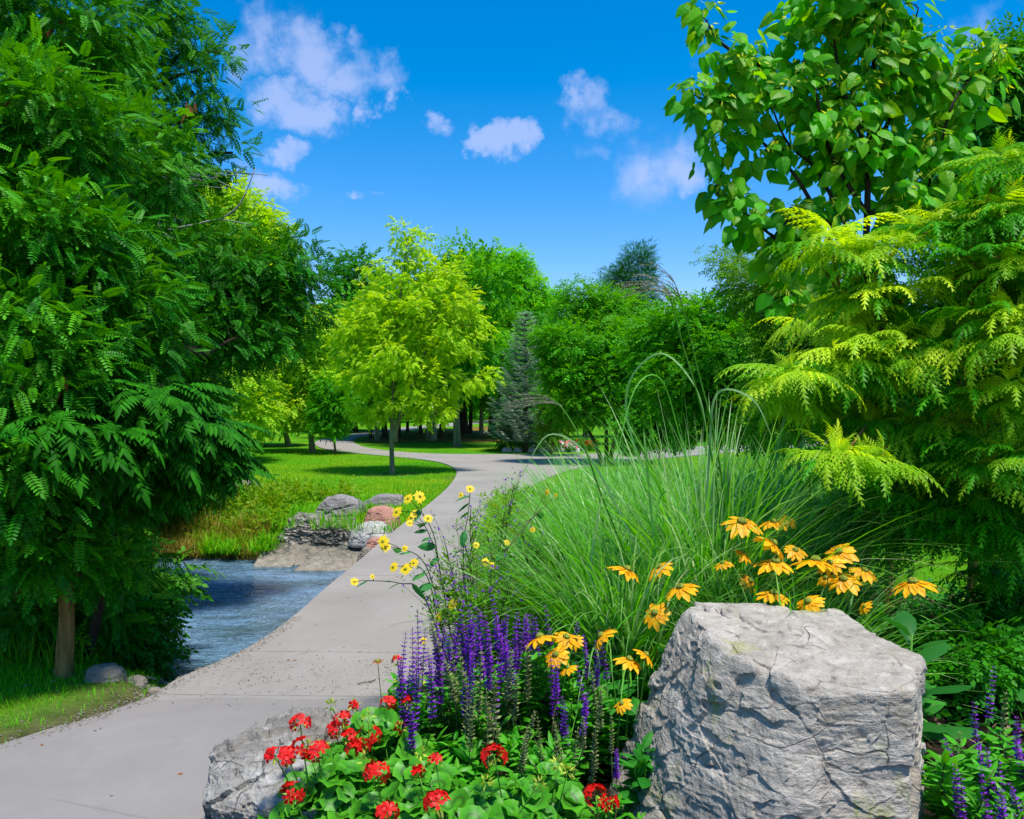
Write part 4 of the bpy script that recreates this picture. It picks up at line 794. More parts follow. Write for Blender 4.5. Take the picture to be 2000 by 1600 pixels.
for k_, (px, py, w_) in enumerate(((200, 1335, 34), (330, 1322, 22), (352, 1332, 14), (372, 1322, 12), (395, 1312, 12), (300, 1335, 16), (262, 1330, 18))):
    lab = ['pale wedge shaped stone in the grass by the brown trunk', 'largest of the small stones at the near waterline', 'small stone where the path edge meets the water', 'tiny pebble between two larger ones at the near waterline', 'tiny pebble farthest along the wet path edge', 'flat small stone at the grassy end of the waterline', 'round small stone half in the bank grass'][k_]
    c = G(px, py, -.02); w_ = w_ / F * c[1]; c[2] = gz(c[0], c[1]) + w_ * .25
    rock('stone', lab, 'stone', c, (w_, w_ * .8, w_ * .7), RND, M['slabrock' if k_ % 2 else 'slabrock'], 26, .012, 12, .8, .2, 'small stones by the water', 8, 30 + k_)
# rubble gravel on the near waterline: nobody could count it
mb = MB(); PB = (np.array([(1, 0, 0), (-1, 0, 0), (0, 1, 0), (0, -1, 0), (0, 0, .7), (0, 0, -.7)]), [np.array([(0, 2, 4), (2, 1, 4), (1, 3, 4), (3, 0, 4), (2, 0, 5), (1, 2, 5), (3, 1, 5), (0, 3, 5)])])
m = 1500; x = rng.uniform(-3.2, -1.6, m); y = rng.normal(5.15, .28, m) + (x + 1.7) * -.35; ok = x < np.interp(y, [4.0, 4.38, 4.7, 5.2, 5.9], [-2.16, -1.96, -1.93, -1.73, -1.64]) - .01; x = x[ok]; y = y[ok]
P_ = np.stack([x, y, ground_h(x, y) + .004], -1); scatter(mb, PB, P_, rdir(len(x)) * [1, 1, .2], np.tile([0, 0, 1.], (len(x), 1)) + .3 * rdir(len(x)), .006 + .014 * rng.random(len(x)) ** 2)
tag(mb.build('bank_gravel', M['slabrock']), kind='stuff', label='scatter of gravel where the path edge meets the stream')
# crumbs and dead leaves blown on the slab
mb = MB(); m = 420; x = rng.uniform(-1.9, -.5, m); y = rng.normal(4.75, .28, m); ok = (y > 4.2) & (x > np.interp(y, [4.0, 4.38, 4.7, 5.2, 5.9], [-2.1, -1.9, -1.88, -1.68, -1.6])); x = x[ok]; y = y[ok]
scatter(mb, PB, np.stack([x, y, np.full(len(x), .024)], -1), rdir(len(x)) * [1, 1, 0], np.tile([0, 0, 1.], (len(x), 1)), .0015 + .0035 * rng.random(len(x)) ** 2)
tag(mb.build('path_grit', M['darkstem']), kind='stuff', label='dark grit and crumbs on the concrete slab')
mb = MB(); tube(mb, crom([G(697, 1337, .03), G(712, 1334, .032), G(722, 1333, .03), G(733, 1329, .03)], 3), .003, 5); tag(mb.build('dead_stick', M['darkstem']), 'short dark stick lying on the path near the violet spikes', 'twig')

# ================================================================== grasses
def blades(mb, base, ang, lean, ln, wd, seg=5, curl=1.2, tone=0, lift=0.0, twist=None):
    """arching ribbons: base (n,3), ang heading, lean start angle from vertical, ln length, wd width"""
    n = len(base); ang = np.broadcast_to(ang, (n,)); lean = np.broadcast_to(lean, (n,)); ln = np.broadcast_to(ln, (n,)); wd = np.broadcast_to(wd, (n,)); curl = np.broadcast_to(curl, (n,))
    h = np.stack([np.cos(ang), np.sin(ang), np.zeros(n)], -1); sd = np.stack([-np.sin(ang), np.cos(ang), np.zeros(n)], -1)
    if twist is not None: sd = nrm(sd + twist[:, None] * h)
    P_ = [base.copy()]; p = base.copy(); th = lean.copy()
    for k in range(seg):
        th = lean + curl * ((k + .5) / seg) ** 1.6
        p = p + (ln / seg)[:, None] * (np.sin(th)[:, None] * h + np.cos(th)[:, None] * np.array([0, 0, 1.])); P_.append(p.copy())
    P_ = np.stack(P_, 1); s = np.linspace(0, 1, seg + 1); wv = wd[:, None] * (1 - s[None] ** 2.2) * (.55 + .45 * np.minimum(1, s[None] * 4)) * .5
    A = P_ + wv[..., None] * sd[:, None]; B = P_ - wv[..., None] * sd[:, None]
    V = np.stack([A, B], 2).reshape(n, -1, 3); k2 = 2 * (seg + 1); j = np.arange(seg) * 2; q = np.stack([j, j + 1, j + 3, j + 2], -1)
    Q = (q[None] + (np.arange(n) * k2)[:, None, None]).reshape(-1, 4)
    mb.add(V.reshape(-1, 3), Q, np.repeat(np.broadcast_to(tone, (n,)), k2))
    return P_
def in_path(x, y):
    a = (y < 26) & (x > np.interp(y, [0, 3.76, 4.03, 4.38, 4.7, 5.2, 5.9, 7, 8.1, 10, 12.8, 15.5, 18, 18.9, 21.3, 23.3, 25.6, 26.9], [-5.2, -2.35, -2.14, -1.94, -1.91, -1.71, -1.62, -1.575, -1.52, -1.44, -1.28, -1.17, -1.2, -1.3, -1.87, -2.9, -4.5, -6.1]) - .01)
    a &= x < np.interp(y, [0, 2, 3.6, 5.2, 6.2, 10.5, 11.9, 14.2, 16.5, 19.2, 21.3, 23.3], [-2.6, -1.7, -.85, -.25, 0, .05, .06, .25, .65, 1.5, 2.8, 5])
    return a
# short turf: the strip nearest the camera, the bank and the lawn beyond the stream
def turf(name, label, x0, x1, y0, y1, n, ln, wd, mat, cond=None, tone=.15, seg=2):
    x = rng.uniform(x0, x1, n); y = rng.uniform(y0, y1, n) if not isinstance(y0, tuple) else y0[0] + (y1 - y0[0]) * rng.random(n) ** y0[1]; z = ground_h(x, y); ok = (z > -.46) & ~in_path(x, y)
    if cond is not None: ok &= cond(x, y, z)
    x, y, z = x[ok], y[ok], z[ok]; m = len(x); mb = MB(); pt = fbm(np.stack([x * .9, y * .7, x * 0], -1), 3)
    blades(mb, np.stack([x, y, z - .005], -1), rng.uniform(0, 6.28, m), rng.uniform(.0, .7, m), ln * (.5 + rng.random(m)) * (1 + .4 * pt), wd * (.6 + .8 * rng.random(m)), seg, rng.uniform(.2, 1.2, m), np.clip(tone + .5 * pt + .15 * rng.normal(size=m), 0, 1))
    return tag(mb.build(name, mat), kind='stuff', label=label)
turf('turf_grass', 'short grass of the verge beside the near path', -6.5, -1.7, 2.6, 6.2, 60000, .045, .005, M['lawnblade'], lambda x, y, z: rng.random(len(x)) > earth(x, y, z) * .97, .05)
turf('lawn_grass', 'short grass of the lawn beyond the stream', -12, -1.0, (12.0, 1.5), 27, 90000, .05, .011, M['lawnblade'], lambda x, y, z: rng.random(len(x)) > earth(x, y, z) * .9, .24)
turf('lawn_grass', 'short sunny grass behind the flower bed', 1.5, 11, 6.3, 20, 50000, .06, .011, M['lawnblade'], None, .05)
# rough growth on the far bank, tussocks and weeds
def clumps_of(mb, C, per, r, ln, wd, lean=.5, curl=1.3, tone=0, seg=4):
    m = len(C) * per; c = np.repeat(C, per, 0); b_ = c + rng.normal(size=(m, 3)) * [r, r, 0]
    cl = np.repeat(.6 + .7 * rng.random(len(C)), per)
    blades(mb, b_, rng.uniform(0, 6.28, m), np.abs(rng.normal(size=m)) * lean, ln * cl * (.5 + .7 * rng.random(m)), wd, seg, curl * rng.random(m), np.clip(tone + .25 * rng.normal(size=m), 0, 1))
def bankpts(n, x0, x1, y0, y1):
    x = rng.uniform(x0, x1, n * 3); y = rng.uniform(y0, y1, n * 3); z = ground_h(x, y); ok = (z > -.5) & ~in_path(x + .1, y); i_ = np.nonzero(ok)[0][:n]; return np.stack([x[i_], y[i_], z[i_]], -1)
mb = MB(); clumps_of(mb, bankpts(150, -6.5, -3.5, 10.5, 11.9), 50, .06, .28, .012, tone=.1)
tag(mb.build('bank_grass', M['weed']), kind='stuff', label='rank green grass over the far waterline')
mb = MB(); clumps_of(mb, bankpts(150, -6.5, -3.5, 10.4, 11.6), 40, .06, .36, .011, lean=.8, tone=.4)
tag(mb.build('dry_bank_grass', M['dry']), kind='stuff', label='dry yellow brown grass hanging over the far waterline')
Cw = bankpts(230, -5.8, -2.6, 11.3, 13.6); Cw = Cw[(Cw[:, 0] < -3.3) | (Cw[:, 1] > 13.1)]; Cw[:, 2] += .10; mb = MB(); leaves_at(mb, Cw, Cw * 0 + [0, -.1, .5], 16, .20, T_SPR, .15, tone=(0, .6), droop=0); clumps_of(mb, Cw - [0, 0, .10], 14, .08, .28, .011, tone=.4)
tag(mb.build('bank_weeds', M['weed']), kind='stuff', label='loose weeds between the lawn and the rocks')
Cw = np.array([G(a, b, -.05) for a, b in ((700, 1010), (712, 1000), (690, 1035), (660, 1030), (640, 1030), (782, 1010), (795, 1000), (560, 1030), (600, 1020), (760, 1040), (780, 1030), (770, 965), (720, 985), (740, 1000), (620, 1000), (590, 1005))]); mb = MB()
Cw = Cw[~in_path(Cw[:, 0] + .05, Cw[:, 1])]; clumps_of(mb, Cw, 60, .10, .24, .010, tone=.05); tag(mb.build('rock_weeds', M['lawnblade']), kind='stuff', label='grass growing between the bank rocks')
# near bank undergrowth at the water edge
Cw = bankpts(90, -4.6, -2.7, 4.9, 6.2); mb = MB(); clumps_of(mb, Cw, 40, .07, .24, .008, tone=.1); Cz = Cw + [0, 0, .08]; leaves_at(mb, Cz[::2], Cz[::2] * 0 + [0, 0, .3], 16, .13, T_SPR, .11, tone=(0, .3)); tag(mb.build('near_bank_weeds', M['weed']), kind='stuff', label='weeds and grass on the near bank under the trees')
# one fresh tuft and the one dipping in the water
for (px, py, zz, lab) in ((480, 1075, -.35, 'fresh green tussock at the far waterline beside the flat slabs'), (430, 1080, -.4, 'greener tussock next to the dry one over the water'), (345, 1082, -.4, 'brownish tussock dropping to the water beneath the hanging branches')):
    c = G(px, py, zz); mb = MB(); clumps_of(mb, np.tile(c, (3, 1)) + rng.normal(size=(3, 3)) * [.14, .06, 0], 110, .07, .28, .012, lean=.6, curl=1.9, tone=.05)
    tag(mb.build('grass_tussock', M['dry' if 'brown' in lab else 'lawnblade'], loc=c), lab, 'grass', 'grass tussocks at the far waterline')

# --- tall ornamental grass
def tallgrass(label, base, n, ln, bias=(0, 0), lean=.33, curl=1.5, spread=.16, tone=.1):
    base = np.array(base, float); root = thing('ornamental_grass', label, 'ornamental grass', base, 'tall ornamental grass in the bed'); mb = MB()
    n = int(n * .72); a = rng.uniform(0, 6.28, n); b_ = base + np.stack([np.cos(a), np.sin(a), 0 * a], -1) * (spread * rng.random(n) ** .5)[:, None]
    hx = np.cos(a) + bias[0] + rng.normal(size=n) * .8; hy = np.sin(a) + bias[1] + rng.normal(size=n) * .8; ang = np.arctan2(hy, hx)
    le = np.abs(rng.normal(size=n)) * lean * 1.15 + .03; cu = curl * (.35 + .9 * rng.random(n)); L_ = ln * (.45 + .6 * rng.random(n) ** .8)
    blades(mb, b_, ang, le, L_, .007 + .019 * rng.random(n) ** 2.6, 10, cu, np.clip(tone + .2 * rng.normal(size=n) + .55 * (rng.random(n) > .93), 0, 1), twist=rng.normal(size=n) * .5)
    mb.build('blades', M['grassblade'], root); return root, base
gA, bA_ = tallgrass('tallest clump of arching striped grass behind the big boulder', (1.15, 4.7, .03), 2000, 1.75, (.1, 0), .28, 1.35, .24)
gB, bB_ = tallgrass('spreading grass clump arching toward the path, nearest the violet spikes', (.55, 4.3, .03), 1700, 1.30, (-.5, -.1), .38, 1.5, .22)
gC, _ = tallgrass('finer grass clump sweeping low over the path edge', (.62, 5.6, .03), 1500, 1.38, (-.5, 0), .42, 1.4, .26, .05)
tallgrass('grass clump farthest from the camera, reaching toward the path junction', (1.05, 7.2, .03), 1300, 1.45, (-.3, 0), .36, 1.35, .26)
tallgrass('upright grass clump between the striped one and the cut leaf shrubs', (1.85, 5.3, .03), 1500, 1.5, (0, 0), .26, 1.2, .26)
tallgrass('low grass clump in front of the striped one, close behind the orange flowers', (1.3, 3.9, .03), 800, 1.0, (0, 0), .36, 1.3, .26)
tallgrass('low fine grass at the far end of the bed beside the path', (.45, 8.6, .03), 800, .85, (-.2, 0), .45, 1.2, .3)
tallgrass('grass clump in the gap before the paved branch', (1.9, 8.2, .02), 1100, 1.35, (-.2, 0), .36, 1.3, .3)
tallgrass('grass clump behind the others, halfway to the dark shrubs', (2.6, 7.4, .02), 1100, 1.35, (-.1, 0), .36, 1.3, .3)
tallgrass('lowest rear grass clump, along the inner edge of the path', (.75, 10.2, .02), 1000, .95, (-.1, 0), .42, 1.3, .35)
tallgrass('rear grass clump right before the grey junction', (1.7, 11.5, .02), 1100, 1.05, (0, 0), .4, 1.3, .4)
# big single leaves and plumes
mb = MB()
for pts, wd in (([(1385, 1180, 4.6), (1250, 900, 4.5), (1225, 760, 4.4), (1290, 690, 4.3), (1360, 760, 4.2), (1385, 870, 4.2)], .016), ([(1290, 1180, 4.3), (1272, 1000, 4.2), (1262, 890, 4.1), (1257, 838, 4.1)], .017), ([(1370, 1180, 4.5), (1385, 900, 4.4), (1400, 770, 4.3), (1470, 780, 4.2), (1510, 860, 4.2)], .018),
                ([(1300, 1190, 4.3), (1200, 980, 4.1), (1140, 880, 4.0), (1070, 850, 4.0), (1020, 930, 4.0)], .013), ([(1390, 1190, 4.5), (1395, 1090, 4.3), (1440, 950, 4.2), (1490, 915, 4.2)], .013), ([(1290, 1180, 4.2), (1280, 1040, 4.1), (1300, 960, 4.1), (1350, 1040, 4.0), (1375, 1110, 4.0)], .014),
                ([(1500, 1190, 5.0), (1510, 950, 4.9), (1535, 800, 4.9), (1548, 770, 4.9), (1570, 860, 4.9), (1590, 950, 4.9)], .02), ([(1410, 1180, 4.6), (1330, 860, 4.5), (1290, 740, 4.4), (1240, 760, 4.3), (1205, 900, 4.2), (1200, 1000, 4.2)], .010)):
    P_ = crom([W(*p) for p in pts], 6); n = len(P_); s = np.linspace(0, 1, n); sd = nrm(np.cross(np.gradient(P_, axis=0), [0, -1, .3])); wv = wd * .75 * (.6 + .4 * np.minimum(1, 4 * s)) * np.clip(1 - s ** 4, .03, 1) / 2
    q = np.arange(n - 1) * 2; mb.add(np.stack([P_ + sd * wv[:, None], P_ - sd * wv[:, None]], 1).reshape(-1, 3), np.stack([q, q + 1, q + 3, q + 2], -1), rng.random() * .6)
mb.build('broad_blades', M['grassblade'], gA)
def plume(stalk, rays, seed, parent, spread, dropd):
    mb = MB(); P_ = crom([W(*p) for p in stalk], 6); tube(mb, P_, np.linspace(.006, .0025, len(P_)), 5)
    mb.build('stalk', M['stem'], parent, smooth=True); mb = MB(); tip = P_[-1]; dr = nrm((P_[-1] - P_[-3])[None])[0]
    for k in range(rays):
        a = tip - dr * rng.uniform(0, .10); dv = nrm((dr * .7 + np.array(dropd) * rng.uniform(.3, 1) + rng.normal(size=3) * spread)[None])[0]; l = rng.uniform(.16, .27)
        s = np.linspace(0, 1, 9)[:, None]; Q_ = a + dv * s * l + np.array([dropd[0] * .04, 0, -.085]) * s ** 2 * (l / .2); tube(mb, Q_, np.linspace(.0016, .0008, 9), 3)
        m = 46; t_ = np.sort(rng.random(m)) * .95 + .05; ip = np.stack([np.interp(t_, s[:, 0], Q_[:, i_]) for i_ in range(3)], -1); scatter(mb, NAR, ip, dv + rdir(m) * .5, rdir(m), .011)
    mb.build('plume', M['plume'], parent)
plume([(1420, 1150, 4.6), (1400, 950, 4.4), (1370, 800, 4.2), (1335, 680, 4.1), (1308, 580, 4.0), (1298, 560, 4.0)], 15, 1, gA, .16, (-.85, 0, .25))
plume([(1430, 1150, 4.6), (1405, 900, 4.4), (1362, 720, 4.25), (1330, 590, 4.1), (1318, 555, 4.1)], 9, 4, gA, .2, (-.5, 0, .35))
plume([(1250, 1150, 4.2), (1180, 980, 4.0), (1140, 870, 3.9), (1100, 800, 3.9), (1070, 775, 3.9)], 8, 2, gB, .09, (-1, 0, .15))

# ================================================================== flowers
def stalk(mb, a, b, r=.003, bow=.06, k=5, n=6):
    a = np.array(a, float); b = np.array(b, float); s = np.linspace(0, 1, n)[:, None]; L_ = np.linalg.norm(b - a)
    P_ = a + (b - a) * np.concatenate([s, s, s ** (1 - bow * 2)], 1) + np.sin(np.pi * s) * rng.normal(size=3) * bow * L_ * .4; tube(mb, P_, np.linspace(r * 1.3, r * .8, n), k); return P_
# geraniums --------------------------------------------------------
def gleaf():
    n = 14; V = [(0, .12, -.10)]; rings = (.30, .58, .82, 1.0)
    for ri, rr in enumerate(rings):
        for k in range(n):
            a = -math.pi / 2 + .28 + (2 * math.pi - .56) * k / (n - 1); sc_ = 1 + (.07 if k % 2 else -.03) * (ri == 3); V.append((rr * .5 * sc_ * math.cos(a), rr * .5 * sc_ * math.sin(a) + .12, -.10 + .16 * rr * rr + (.04 * (-1) ** k if ri > 1 else 0) * rr))
    Q = []; T_ = []
    for k in range(n - 1): T_.append((0, 1 + k, 2 + k))
    for ri in range(3):
        for k in range(n - 1): a = 1 + ri * n + k; Q.append((a, a + n, a + n + 1, a + 1))
    rad = np.array([0] + [r_ for r_ in rings for _ in range(n)])
    return np.array(V), [np.array(T_), np.array(Q)], rad
GLV, GLF, GLR = gleaf()
def floret():
    V = []; F_ = []
    for k in range(5):
        a = 2 * math.pi * k / 5; o = len(V)
        for (r_, w_, z) in ((.0, 0, 0), (.55, -.30, .12), (.95, -.26, .10), (1.05, 0, .04), (.95, .26, .10), (.55, .30, .12)):
            V.append((r_ * math.cos(a) - w_ * math.sin(a), r_ * math.sin(a) + w_ * math.cos(a), z))
        F_.append(tuple(range(o, o + 6)))
    V = np.array(V); return (np.stack([V[:, 0], V[:, 1], V[:, 2]], -1), [np.array(F_)])
FLO = floret()
def geranium(label, base, w_, h_, nl, heads, depth=None):
    nl = int(nl * 1.5); base = np.array(base, float); root = thing('geranium', label, 'geranium', base, 'red geraniums in the bed')
    mb = MB(); u = rdir(nl); u[:, 2] = abs(u[:, 2]); P_ = base + u * np.array([w_, depth or w_, h_]) * (.55 + .45 * rng.random((nl, 1)) ** .5); sc_ = .058 + .042 * rng.random(nl)
    nn_ = nrm(np.array([0, -.35, .8]) + u * .5 + rng.normal(size=(nl, 3)) * .42); f = nrm(rdir(nl) + [0, -.2, -.2]); s, f, n_ = frames(f, nn_)
    s2, n2 = nrm(np.cross(f, nn_)), nn_; f2 = np.cross(n2, s2)
    V = P_[:, None] + sc_[:, None, None] * (GLV[None, :, 0:1] * s2[:, None] + GLV[None, :, 1:2] * f2[:, None] + GLV[None, :, 2:3] * n2[:, None]); k = len(GLV); off = (np.arange(nl) * k)[:, None, None]
    mb.add(V.reshape(-1, 3), [(q[None] + off).reshape(-1, q.shape[1]) for q in GLF], np.tile(GLR, nl)); mb.build('leaves', M['geraniumleaf'], root, smooth=True)
    st = MB()
    for p in P_[::3]: stalk(st, base + rng.normal(size=3) * [.03, .03, 0], p, .0022, .1, 4, 4)
    for hd in heads:
        px, py, d = hd[:3]; r_ = hd[3] if len(hd) > 3 else .042; c = W(px, py, d); stalk(st, base + (c - base) * [.45, .45, .15] + [0, 0, .02], c, .0026, .05)
        hm = MB(); r_ *= .86; nf = max(4, int(11 * r_ / .036)); u = rdir(nf, .5); pc = c + u * r_ * [1, 1, .75]; scatter(hm, FLO, pc, np.cross(u, rdir(nf)), u, .0165 + .006 * rng.random(nf), 0)
        hm.build('flower_head', M['redpetal'], root)
        bm_ = MB(); nb = 12; u = rdir(nb, -.6); scatter(bm_, NAR, c + u * .012, u, rdir(nb), .020, 0); bm_.build('buds', M['bud'], root)
    for _ in range(2):
        c = base + rng.normal(size=3) * [w_ * .5, .04, 0] + [0, -.04, h_ + .05]; stalk(st, base, c, .002); bm_ = MB(); nb = 16; u = rdir(nb, .2); scatter(bm_, NAR, c + u * .008, u, rdir(nb), .024, 0); bm_.build('buds', M['bud'], root)
    st.build('stems', M['stem'], root, smooth=True)
geranium('red geranium leaning over the low dark rock, with the widest cluster of heads', (-.58, 2.72, .03), .26, .40, 190, [(560, 1482, 2.60), (592, 1462, 2.62), (618, 1470, 2.6), (535, 1478, 2.6, .03), (585, 1415, 2.7, .036), (570, 1552, 2.45, .04)])
geranium('red geranium behind the low dark rock, tallest toward the path', (-.50, 3.02, .03), .24, .42, 170, [(668, 1408, 2.85, .034), (655, 1428, 2.85, .036), (680, 1442, 2.85, .03), (720, 1440, 2.85, .045), (706, 1460, 2.82, .03), (690, 1466, 2.8, .025)])
geranium('red geranium at the foot of the violet spikes by the path', (-.42, 3.35, .03), .18, .38, 120, [(757, 1376, 3.1, .032), (795, 1372, 3.1, .02), (775, 1292, 3.25, .018), (782, 1425, 3.0, .022)])
geranium('red geranium low in the middle of the bed, its head centred above the leaves', (-.33, 2.62, .03), .28, .40, 210, [(735, 1512, 2.5, .042), (755, 1590, 2.35, .036), (690, 1380, 2.9, .01)])
geranium('red geranium at the bottom edge with one head just over its leaves', (-.12, 2.50, .03), .27, .38, 200, [(853, 1572, 2.35, .042), (850, 1488, 2.5, .02), (816, 1512, 2.5, .012)])
geranium('big leaved red geranium beside the mulch gap', (.07, 2.62, .03), .25, .38, 170, [(965, 1480, 2.5, .042)])
geranium('red geranium nearest the big boulder', (.28, 2.42, .02), .10, .22, 26, [(1165, 1558, 2.45, .04), (1190, 1572, 2.45, .03)])
geranium('red geranium cut off by the bottom edge, nearest the camera', (-.42, 2.22, .0), .28, .40, 170, [])
geranium('leafy red geranium without open heads at the bottom edge', (.02, 2.22, -.02), .26, .38, 160, [])

# salvias ----------------------------------------------------------
SLEAF = poly_leaf([(.02, 0), (.13, .25), (.15, .5), (.09, .8), (0, 1)], fold=.35, droop=.35)
def leafy(base, w_, h_, nl, ls, tpl, mat, root, stems_=10, name='leaves', droop=0, dk=0, tone=.2):
    """upright leafy stems with leaves in pairs up them"""
    mb = MB(); st = MB(); tops = []
    for _ in range(stems_):
        a = rng.uniform(0, 6.28); r_ = rng.random() ** .5; tp = base + np.array([math.cos(a) * w_ * r_, math.sin(a) * w_ * r_, h_ * rng.uniform(.7, 1.05)]); q = stalk(st, base + rng.normal(size=3) * [w_ * .18, w_ * .18, 0], tp, .003, .06); tops.append(q[-1])
        m = nl; s = rng.random(m) ** .7; p = np.stack([np.interp(s, np.linspace(0, 1, len(q)), q[:, i_]) for i_ in range(3)], -1); u = rdir(m); u[:, 2] = .25 + droop + .5 * rng.random(m) * 1
        scatter(mb, tpl, p, u, np.tile([0, 0, 1.], (m, 1)) + rng.normal(size=(m, 3)) * .3, ls * (.55 + .6 * rng.random(m)) * (1.15 - .4 * s), np.clip(tone * s + .15 * rng.normal(size=m), 0, 1))
    mb.build(name, mat, root, smooth=False); return st, tops
def spike_mesh(ln, seed, n_wh=12, w0=.0175):
    mb = MB(); r_ = np.random.default_rng(seed); tube(mb, [(0, 0, -.02), (0, 0, ln)], [.0018, .001], 4, slot=1)
    for k in range(n_wh):
        z = ln * (k + .3) / n_wh; ww = w0 * (1 - .62 * (k / n_wh) ** 1.3); m = 7 if k < n_wh - 2 else 4; a = r_.uniform(0, 6.28) + np.arange(m) * 6.283 / m + r_.normal(size=m) * .2
        f = np.stack([np.cos(a), np.sin(a), np.full(m, .45)], -1); scatter(mb, DIA, np.tile([0, 0, z], (m, 1)) + f * .003, f, np.tile([0, 0, 1.], (m, 1)) + r_.normal(size=(m, 3)) * .4, ww * (.8 + .5 * r_.random(m)) * 1.15)
        f[:, 2] = -.15; scatter(mb, DIA, np.tile([0, 0, z], (m, 1)), f, np.tile([0, 0, 1.], (m, 1)), ww * .75, slot=1)
    return mb
def spike_src(names, mats):
    out_ = []
    for k in range(4):
        ob = spike_mesh(.17 + .03 * k, 50 + k).build(names, mats, None, loc=(0, 0, 0)); me_ = ob.data; bpy.data.objects.remove(ob); out_.append((me_, .17 + .03 * k))
    return out_
SPK = spike_src('flower_spike', [M['violet'], M['darkstem']]); SPS = spike_src('seed_spike', [M['spent'], M['spent']])
def put_spike(kind, tip, root, tilt=.15, sc_=1.0):
    me_, ln = (SPK if kind else SPS)[random.randrange(4)]; o = bpy.data.objects.new('flower_spike' if kind else 'seed_spike', me_); col.objects.link(o); o.parent = root
    dv = Vector((rng.normal() * tilt, rng.normal() * tilt, 1)).normalized(); b_ = Vector(tip) - dv * ln * sc_; o.location = b_ - Vector(root.location); o.rotation_euler = dv.to_track_quat('Z', 'Y').to_euler(); o.scale = (sc_,) * 3
    return np.array(b_)
def salvia(label, base, w_, h_, tips, spent=(), nst=18, sc_=1.0, nl=34, ls=.10):
    base = np.array(base, float); root = thing('violet_salvia', label, 'salvia', base, 'violet salvias in the bed')
    st, tops = leafy(base, w_, h_, nl, ls, SLEAF, M['salvialeaf'], root, nst)
    for kind, T_ in ((1, tips), (0, spent)):
        for (px, py, d) in T_:
            b_ = put_spike(kind, W(px, py, d), root, .12, sc_); stalk(st, base + (b_ - base) * [.5, .5, .25], b_, .002, .04, 4)
    st.build('stems', M['darkstem'], root, smooth=True)
j = lambda a, s: a + rng.normal() * s
salvia('violet flowered plant at the path edge, outermost of the purple row', (-.38, 3.25, .03), .17, .42, [(792, 1235, 3.2), (805, 1225, 3.25), (815, 1190, 3.3), (782, 1285, 3.15), (835, 1265, 3.15), (800, 1300, 3.1), (845, 1240, 3.2), (822, 1300, 3.1), (800, 1375, 2.95), (786, 1310, 3.1), (812, 1262, 3.1), (830, 1225, 3.3), (842, 1290, 3.1)], [(838, 1205, 3.2)], 12, .95)
salvia('violet flowered plant with the brightest tall spikes, second from the path', (-.20, 3.35, .03), .17, .46, [(852, 1210, 3.3), (868, 1225, 3.3), (858, 1250, 3.2), (878, 1235, 3.25), (905, 1180, 3.4), (918, 1190, 3.35), (925, 1200, 3.3), (935, 1188, 3.4), (915, 1240, 3.2), (925, 1275, 3.1), (890, 1215, 3.3), (900, 1205, 3.4), (912, 1178, 3.45), (930, 1215, 3.3)], [(880, 1245, 3.2), (895, 1260, 3.1), (870, 1290, 3.1), (910, 1310, 3.0)], 13)
salvia('violet flowered plant in the middle of the purple row, taller behind', (0.0, 3.5, .03), .18, .48, [(945, 1200, 3.4), (960, 1160, 3.6), (965, 1215, 3.4), (978, 1225, 3.3), (955, 1245, 3.2), (985, 1240, 3.2), (975, 1280, 3.1), (990, 1200, 3.5), (1005, 1215, 3.4), (950, 1215, 3.4), (968, 1195, 3.5), (982, 1208, 3.5), (996, 1250, 3.3)], [(940, 1270, 3.1), (965, 1300, 3.0), (1000, 1270, 3.1), (930, 1330, 2.95), (950, 1345, 2.95)], 14)
salvia('violet flowered plant at the far side of the purple row under the orange blooms', (.15, 3.6, .03), .17, .46, [(1010, 1195, 3.6), (1028, 1200, 3.6), (1036, 1198, 3.6), (1020, 1250, 3.4), (1010, 1265, 3.3), (1065, 1180, 3.7), (1075, 1275, 3.3), (1045, 1205, 3.6), (1032, 1228, 3.5), (1022, 1215, 3.6)], [(1030, 1260, 3.3), (1010, 1320, 3.1)], 12)
salvia('leafy plant with sparse violet spikes and spent ones, below the orange blooms', (.12, 2.98, .03), .18, .36, [(1100, 1360, 3.0), (1105, 1375, 3.0), (1148, 1352, 3.0), (1085, 1300, 3.1)], [(1045, 1390, 2.9), (1030, 1420, 2.85), (1050, 1400, 2.9), (1080, 1400, 2.9), (1085, 1415, 2.9), (1140, 1400, 2.9), (1165, 1410, 2.9), (1130, 1420, 2.9), (1160, 1430, 2.9), (1025, 1440, 2.8)], 13, .75)
salvia('leafy violet salvia in front of the purple row, mostly leaves', (-.13, 3.0, .03), .20, .33, [(905, 1330, 3.0)], [(945, 1360, 2.95), (925, 1380, 2.9), (970, 1330, 3.0)], 15, .8)
salvia('violet plant between the boulder and the purple row with dark spikes', (.30, 3.35, .03), .14, .40, [(1130, 1215, 3.5), (1140, 1240, 3.4), (1165, 1250, 3.4), (1170, 1230, 3.5), (1172, 1275, 3.3), (1125, 1290, 3.2), (1090, 1290, 3.2)], [(1155, 1300, 3.2), (1175, 1340, 3.1)], 11, .85)
salvia('small violet plant beside the mulch gap close to the boulder', (.34, 2.78, .02), .10, .22, [(1205, 1465, 2.85)], [(1195, 1400, 2.9)], 8, .6, 16, .07)
salvia('violet plant in the corner beyond the boulder, nearest it', (1.50, 2.72, .02), .17, .40, [(1915, 1455, 2.7), (1930, 1460, 2.7), (1868, 1492, 2.6), (1880, 1510, 2.6), (1905, 1370, 2.9), (1848, 1440, 2.8), (1920, 1500, 2.6)], [(1880, 1430, 2.8)], 14, .85)
